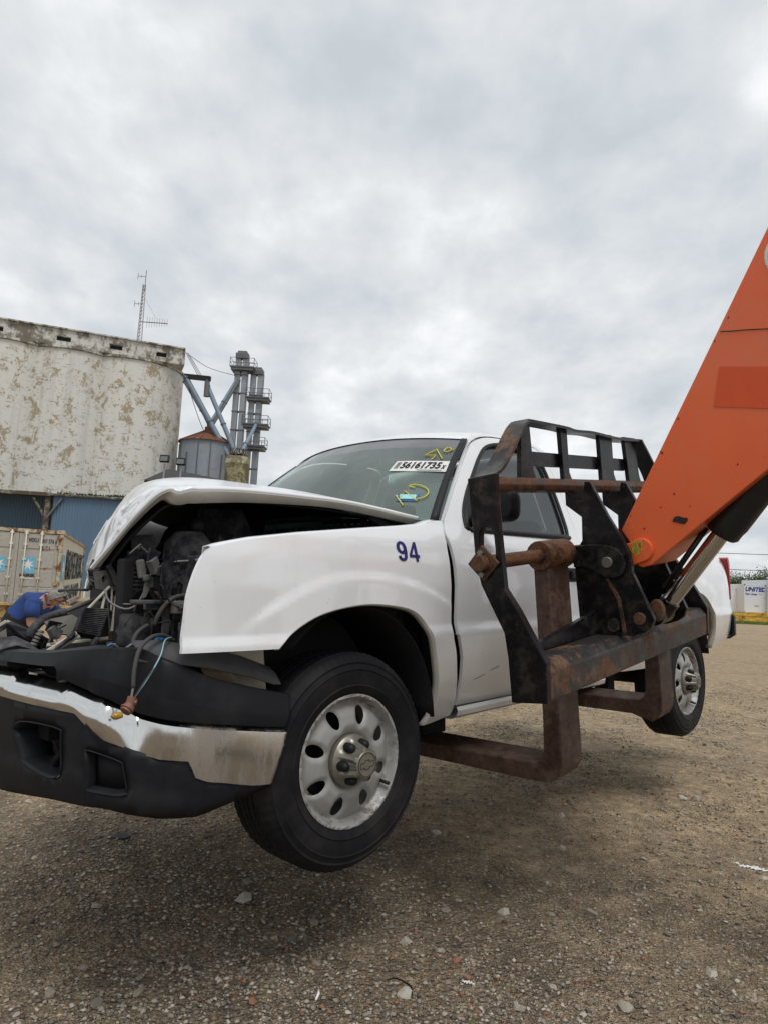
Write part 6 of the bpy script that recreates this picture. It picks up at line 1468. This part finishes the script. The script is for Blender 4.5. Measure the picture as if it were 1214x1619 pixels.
# ================================================================== THE PERSON BENDING OVER BEHIND THE TRUCK
def build_person():
    SK = plain('skin', (.42, .22, .15), .55, 0, .1, 20); SH = plain('blue_shirt', (.014, .042, .165), .9, 0, .5, 14, .9, 16); PT = plain('dark_trousers', (.014, .012, .014), .9, 0, .3, 8, .3, 40); BT = plain('boots', (.03, .022, .016), .7)
    V = []; E = []; Rd = []
    def v(p, r, par=None):
        V.append(p); Rd.append(r); i = len(V)-1
        if par is not None: E.append((par, i))
        return i
    # local: facing +x, y to the left, z up; origin between the feet
    pel = v((-.01, 0, .715), (.150, .175)); bl = v((.085, 0, .785), (.150, .190), pel); ch = v((.205, 0, .885), (.150, .200), bl); ub = v((.295, 0, .945), (.125, .165), ch)
    nk = v((.365, 0, .975), (.062, .062), ub); jw = v((.415, 0, .965), (.074, .072), nk); hd = v((.462, 0, .990), (.092, .082), jw); cr_ = v((.500, 0, 1.025), (.066, .060), hd)
    v((.475, 0, .900), (.020, .018), jw)
    for s in (1, -1):
        sh = v((.29, .20*s, .905), (.080, .080), ub); el = v((.345+.03*s, .24*s, .68), (.050, .050), sh); wr = v((.41+.03*s, .17*s, .50), (.032, .036), el); pm = v((.445+.03*s, .15*s, .44), (.022, .042), wr)
        for k in range(4):
            o = (k-1.5)*.021; a = v((.466+.03*s, (.15+o)*s, .405), .0095, pm); b = v((.486+.03*s, (.148+o)*s, .378-(.004 if k in (0, 3) else 0)), .0088, a); v((.49+.03*s, (.146+o)*s, .352+(.008 if k in (0, 3) else 0)), .0075, b)
        t1 = v((.42+.03*s, .105*s, .445), .011, pm); v((.445+.03*s, .088*s, .415), .009, t1)
        hp = v((-.02, .115*s, .63), (.125, .118), pel); kn = v((.06+.02*s, .16*s, .40), (.080, .078), hp); an = v((-.06+.02*s, .17*s, .09), (.052, .052), kn); ft = v((.04+.02*s, .18*s, .045), (.042, .045), an); v((.14+.02*s, .19*s, .035), (.030, .04), ft)
    me = bpy.data.meshes.new('body'); me.from_pydata(V, E, []); o = bpy.data.objects.new('body', me); COL.objects.link(o)
    sk = o.modifiers.new('k', 'SKIN'); sk.use_smooth_shade = True
    for i, r in enumerate(Rd):
        me.skin_vertices[0].data[i].radius = r if isinstance(r, tuple) else (r, r); me.skin_vertices[0].data[i].use_root = (i == 0)
    sb = o.modifiers.new('s', 'SUBSURF'); sb.levels = sb.render_levels = 2
    dg = bpy.context.evaluated_depsgraph_get(); dg.update(); m2 = bpy.data.meshes.new_from_object(o.evaluated_get(dg)); bpy.data.objects.remove(o)
    m2.materials.clear()
    for m in (SK, SH, PT, BT): m2.materials.append(m)
    for p in m2.polygons:
        c = p.center; mi = 1
        if c.x > .345 and c.z > .86 and abs(c.y) < .125: mi = 0
        elif c.z < .13: mi = 3
        elif c.x > .27 and c.z < .77: mi = 0
        elif c.z < .835-.50*(c.x+.10) or c.z < .60: mi = 2
        p.material_index = mi; p.use_smooth = True
    root = empty('person', (-4.60, 9.2, 0), (0, 0, R(-4))); root.scale = (1.10, 1.10, 1.10)
    b = bpy.data.objects.new('body', m2); COL.objects.link(b); b.parent = root
    # short sleeves, hair, glasses
    for s in (1, -1): obj('sleeve', MB().tube([(.275, .17*s, .93), (.305, .225*s, .83), (.325+.015*s, .24*s, .755)], [.080, .084, .082], 14, False), SH, root, smooth=True, solid=.006)
    obj('collar', MB().tube([(.352+.068*math.cos(t)*-.35, .070*math.sin(t), .968+.068*math.cos(t)) for t in np.linspace(0, 6.2832, 25)], .014, 7, False), SH, root, smooth=True)
    HR = plain('grey_hair', (.24, .23, .21), .9, 0, .3, 60, .5, 150); mb = MB(); r = random.Random(4)
    for i in range(700):
        d = Vector((r.gauss(0, 1), r.gauss(0, 1), r.gauss(0, 1))).normalized()
        if d.dot(Vector((.25, 0, -.95))) > .10: continue
        c = Vector((.468, 0, .996))+Vector((d.x*.102, d.y*.090, d.z*.094)); t = (d.orthogonal()+d*.4+Vector((-.4, 0, -.2))).normalized()*.03
        w_ = d.cross(t).normalized()*.008; mb.add([c-w_, c+w_, c+t+d*.006], [(0, 1, 2)])
    obj('hair', mb, HR, root, recalc=False)
    obj('hair_cap', MB().lathe([(0, .100), (.055, .085), (.088, .045), (.098, .0), (.094, -.03)], 20, 'z').xf(Matrix.Translation((.460, 0, .995))@Matrix.Rotation(R(-25), 4, 'Y')), HR, root, smooth=True)
    for s in (1, -1):
        obj('ear', MB().lathe([(0, .012), (.018, .008), (.026, 0), (.018, -.006)], 12, 'y').xf(Matrix.Translation((.448, .084*s, .960))), SK, root, smooth=True)
        obj('eye', MB().lathe([(0, .006), (.010, .003), (.013, 0)], 10, 'x').xf(Matrix.Translation((.530, .034*s, .940))), M['deep'], root)
        obj('lens', MB().tube([(.545, (.034+.026*math.cos(t))*s, .938+.018*math.sin(t)) for t in np.linspace(0, 6.28, 15)], .004, 5, False), M['deep'], root)
        obj('temple', MB().tube([(.543, .060*s, .940), (.46, .086*s, .970)], .004, 5), M['deep'], root)
    obj('nose', MB().tube([(.528, 0, .950), (.556, 0, .920), (.538, 0, .906)], [.010, .015, .010], 8), SK, root, smooth=True)
    obj('mouth', MB().box((.516, 0, .888), (.012, .05, .008)), plain('lips', (.30, .12, .10), .6), root, bevel=.003)
    tag(root, 'person in a blue t-shirt and dark trousers bending forward beside the shipping container', 'person')
build_person()

# small things on the ground
def litter():
    obj_ = obj('plastic_scrap', MB().add([(-.05, -.02, .004), (.03, -.03, .006), (.06, .0, .012), (.02, .025, .016), (-.04, .02, .010)], [(0, 1, 2, 3, 4)]), M['plastic'], None, solid=.004); obj_.location = (-1.32, 4.0, hgt(-1.32, 4.0)+.004)
    tag(obj_, 'small black plastic scrap on the gravel left of the front wheel', 'scrap')
    x, y = .15, 2.66; o = obj('wire_scrap', MB().tube(path([(-.05, .03, .008), (-.02, .035, .014), (.03, .0, .01), (.035, -.05, .008)], 14), .003, 6), M['black'], None, smooth=True); o.location = (x, y, hgt(x, y)+.002)
    tag(o, 'short curl of black wire on the gravel near the bottom edge', 'wire')
    x, y = -.14, 2.56; o = obj('stick', MB().tube([(0, 0, .006), (.006, .03, .010), (.004, .055, .008)], [.004, .005, .003], 6), M['chalk'], None, smooth=True); o.location = (x, y, hgt(x, y))
    tag(o, 'small pale splinter on the gravel at the bottom edge', 'stick')
litter()
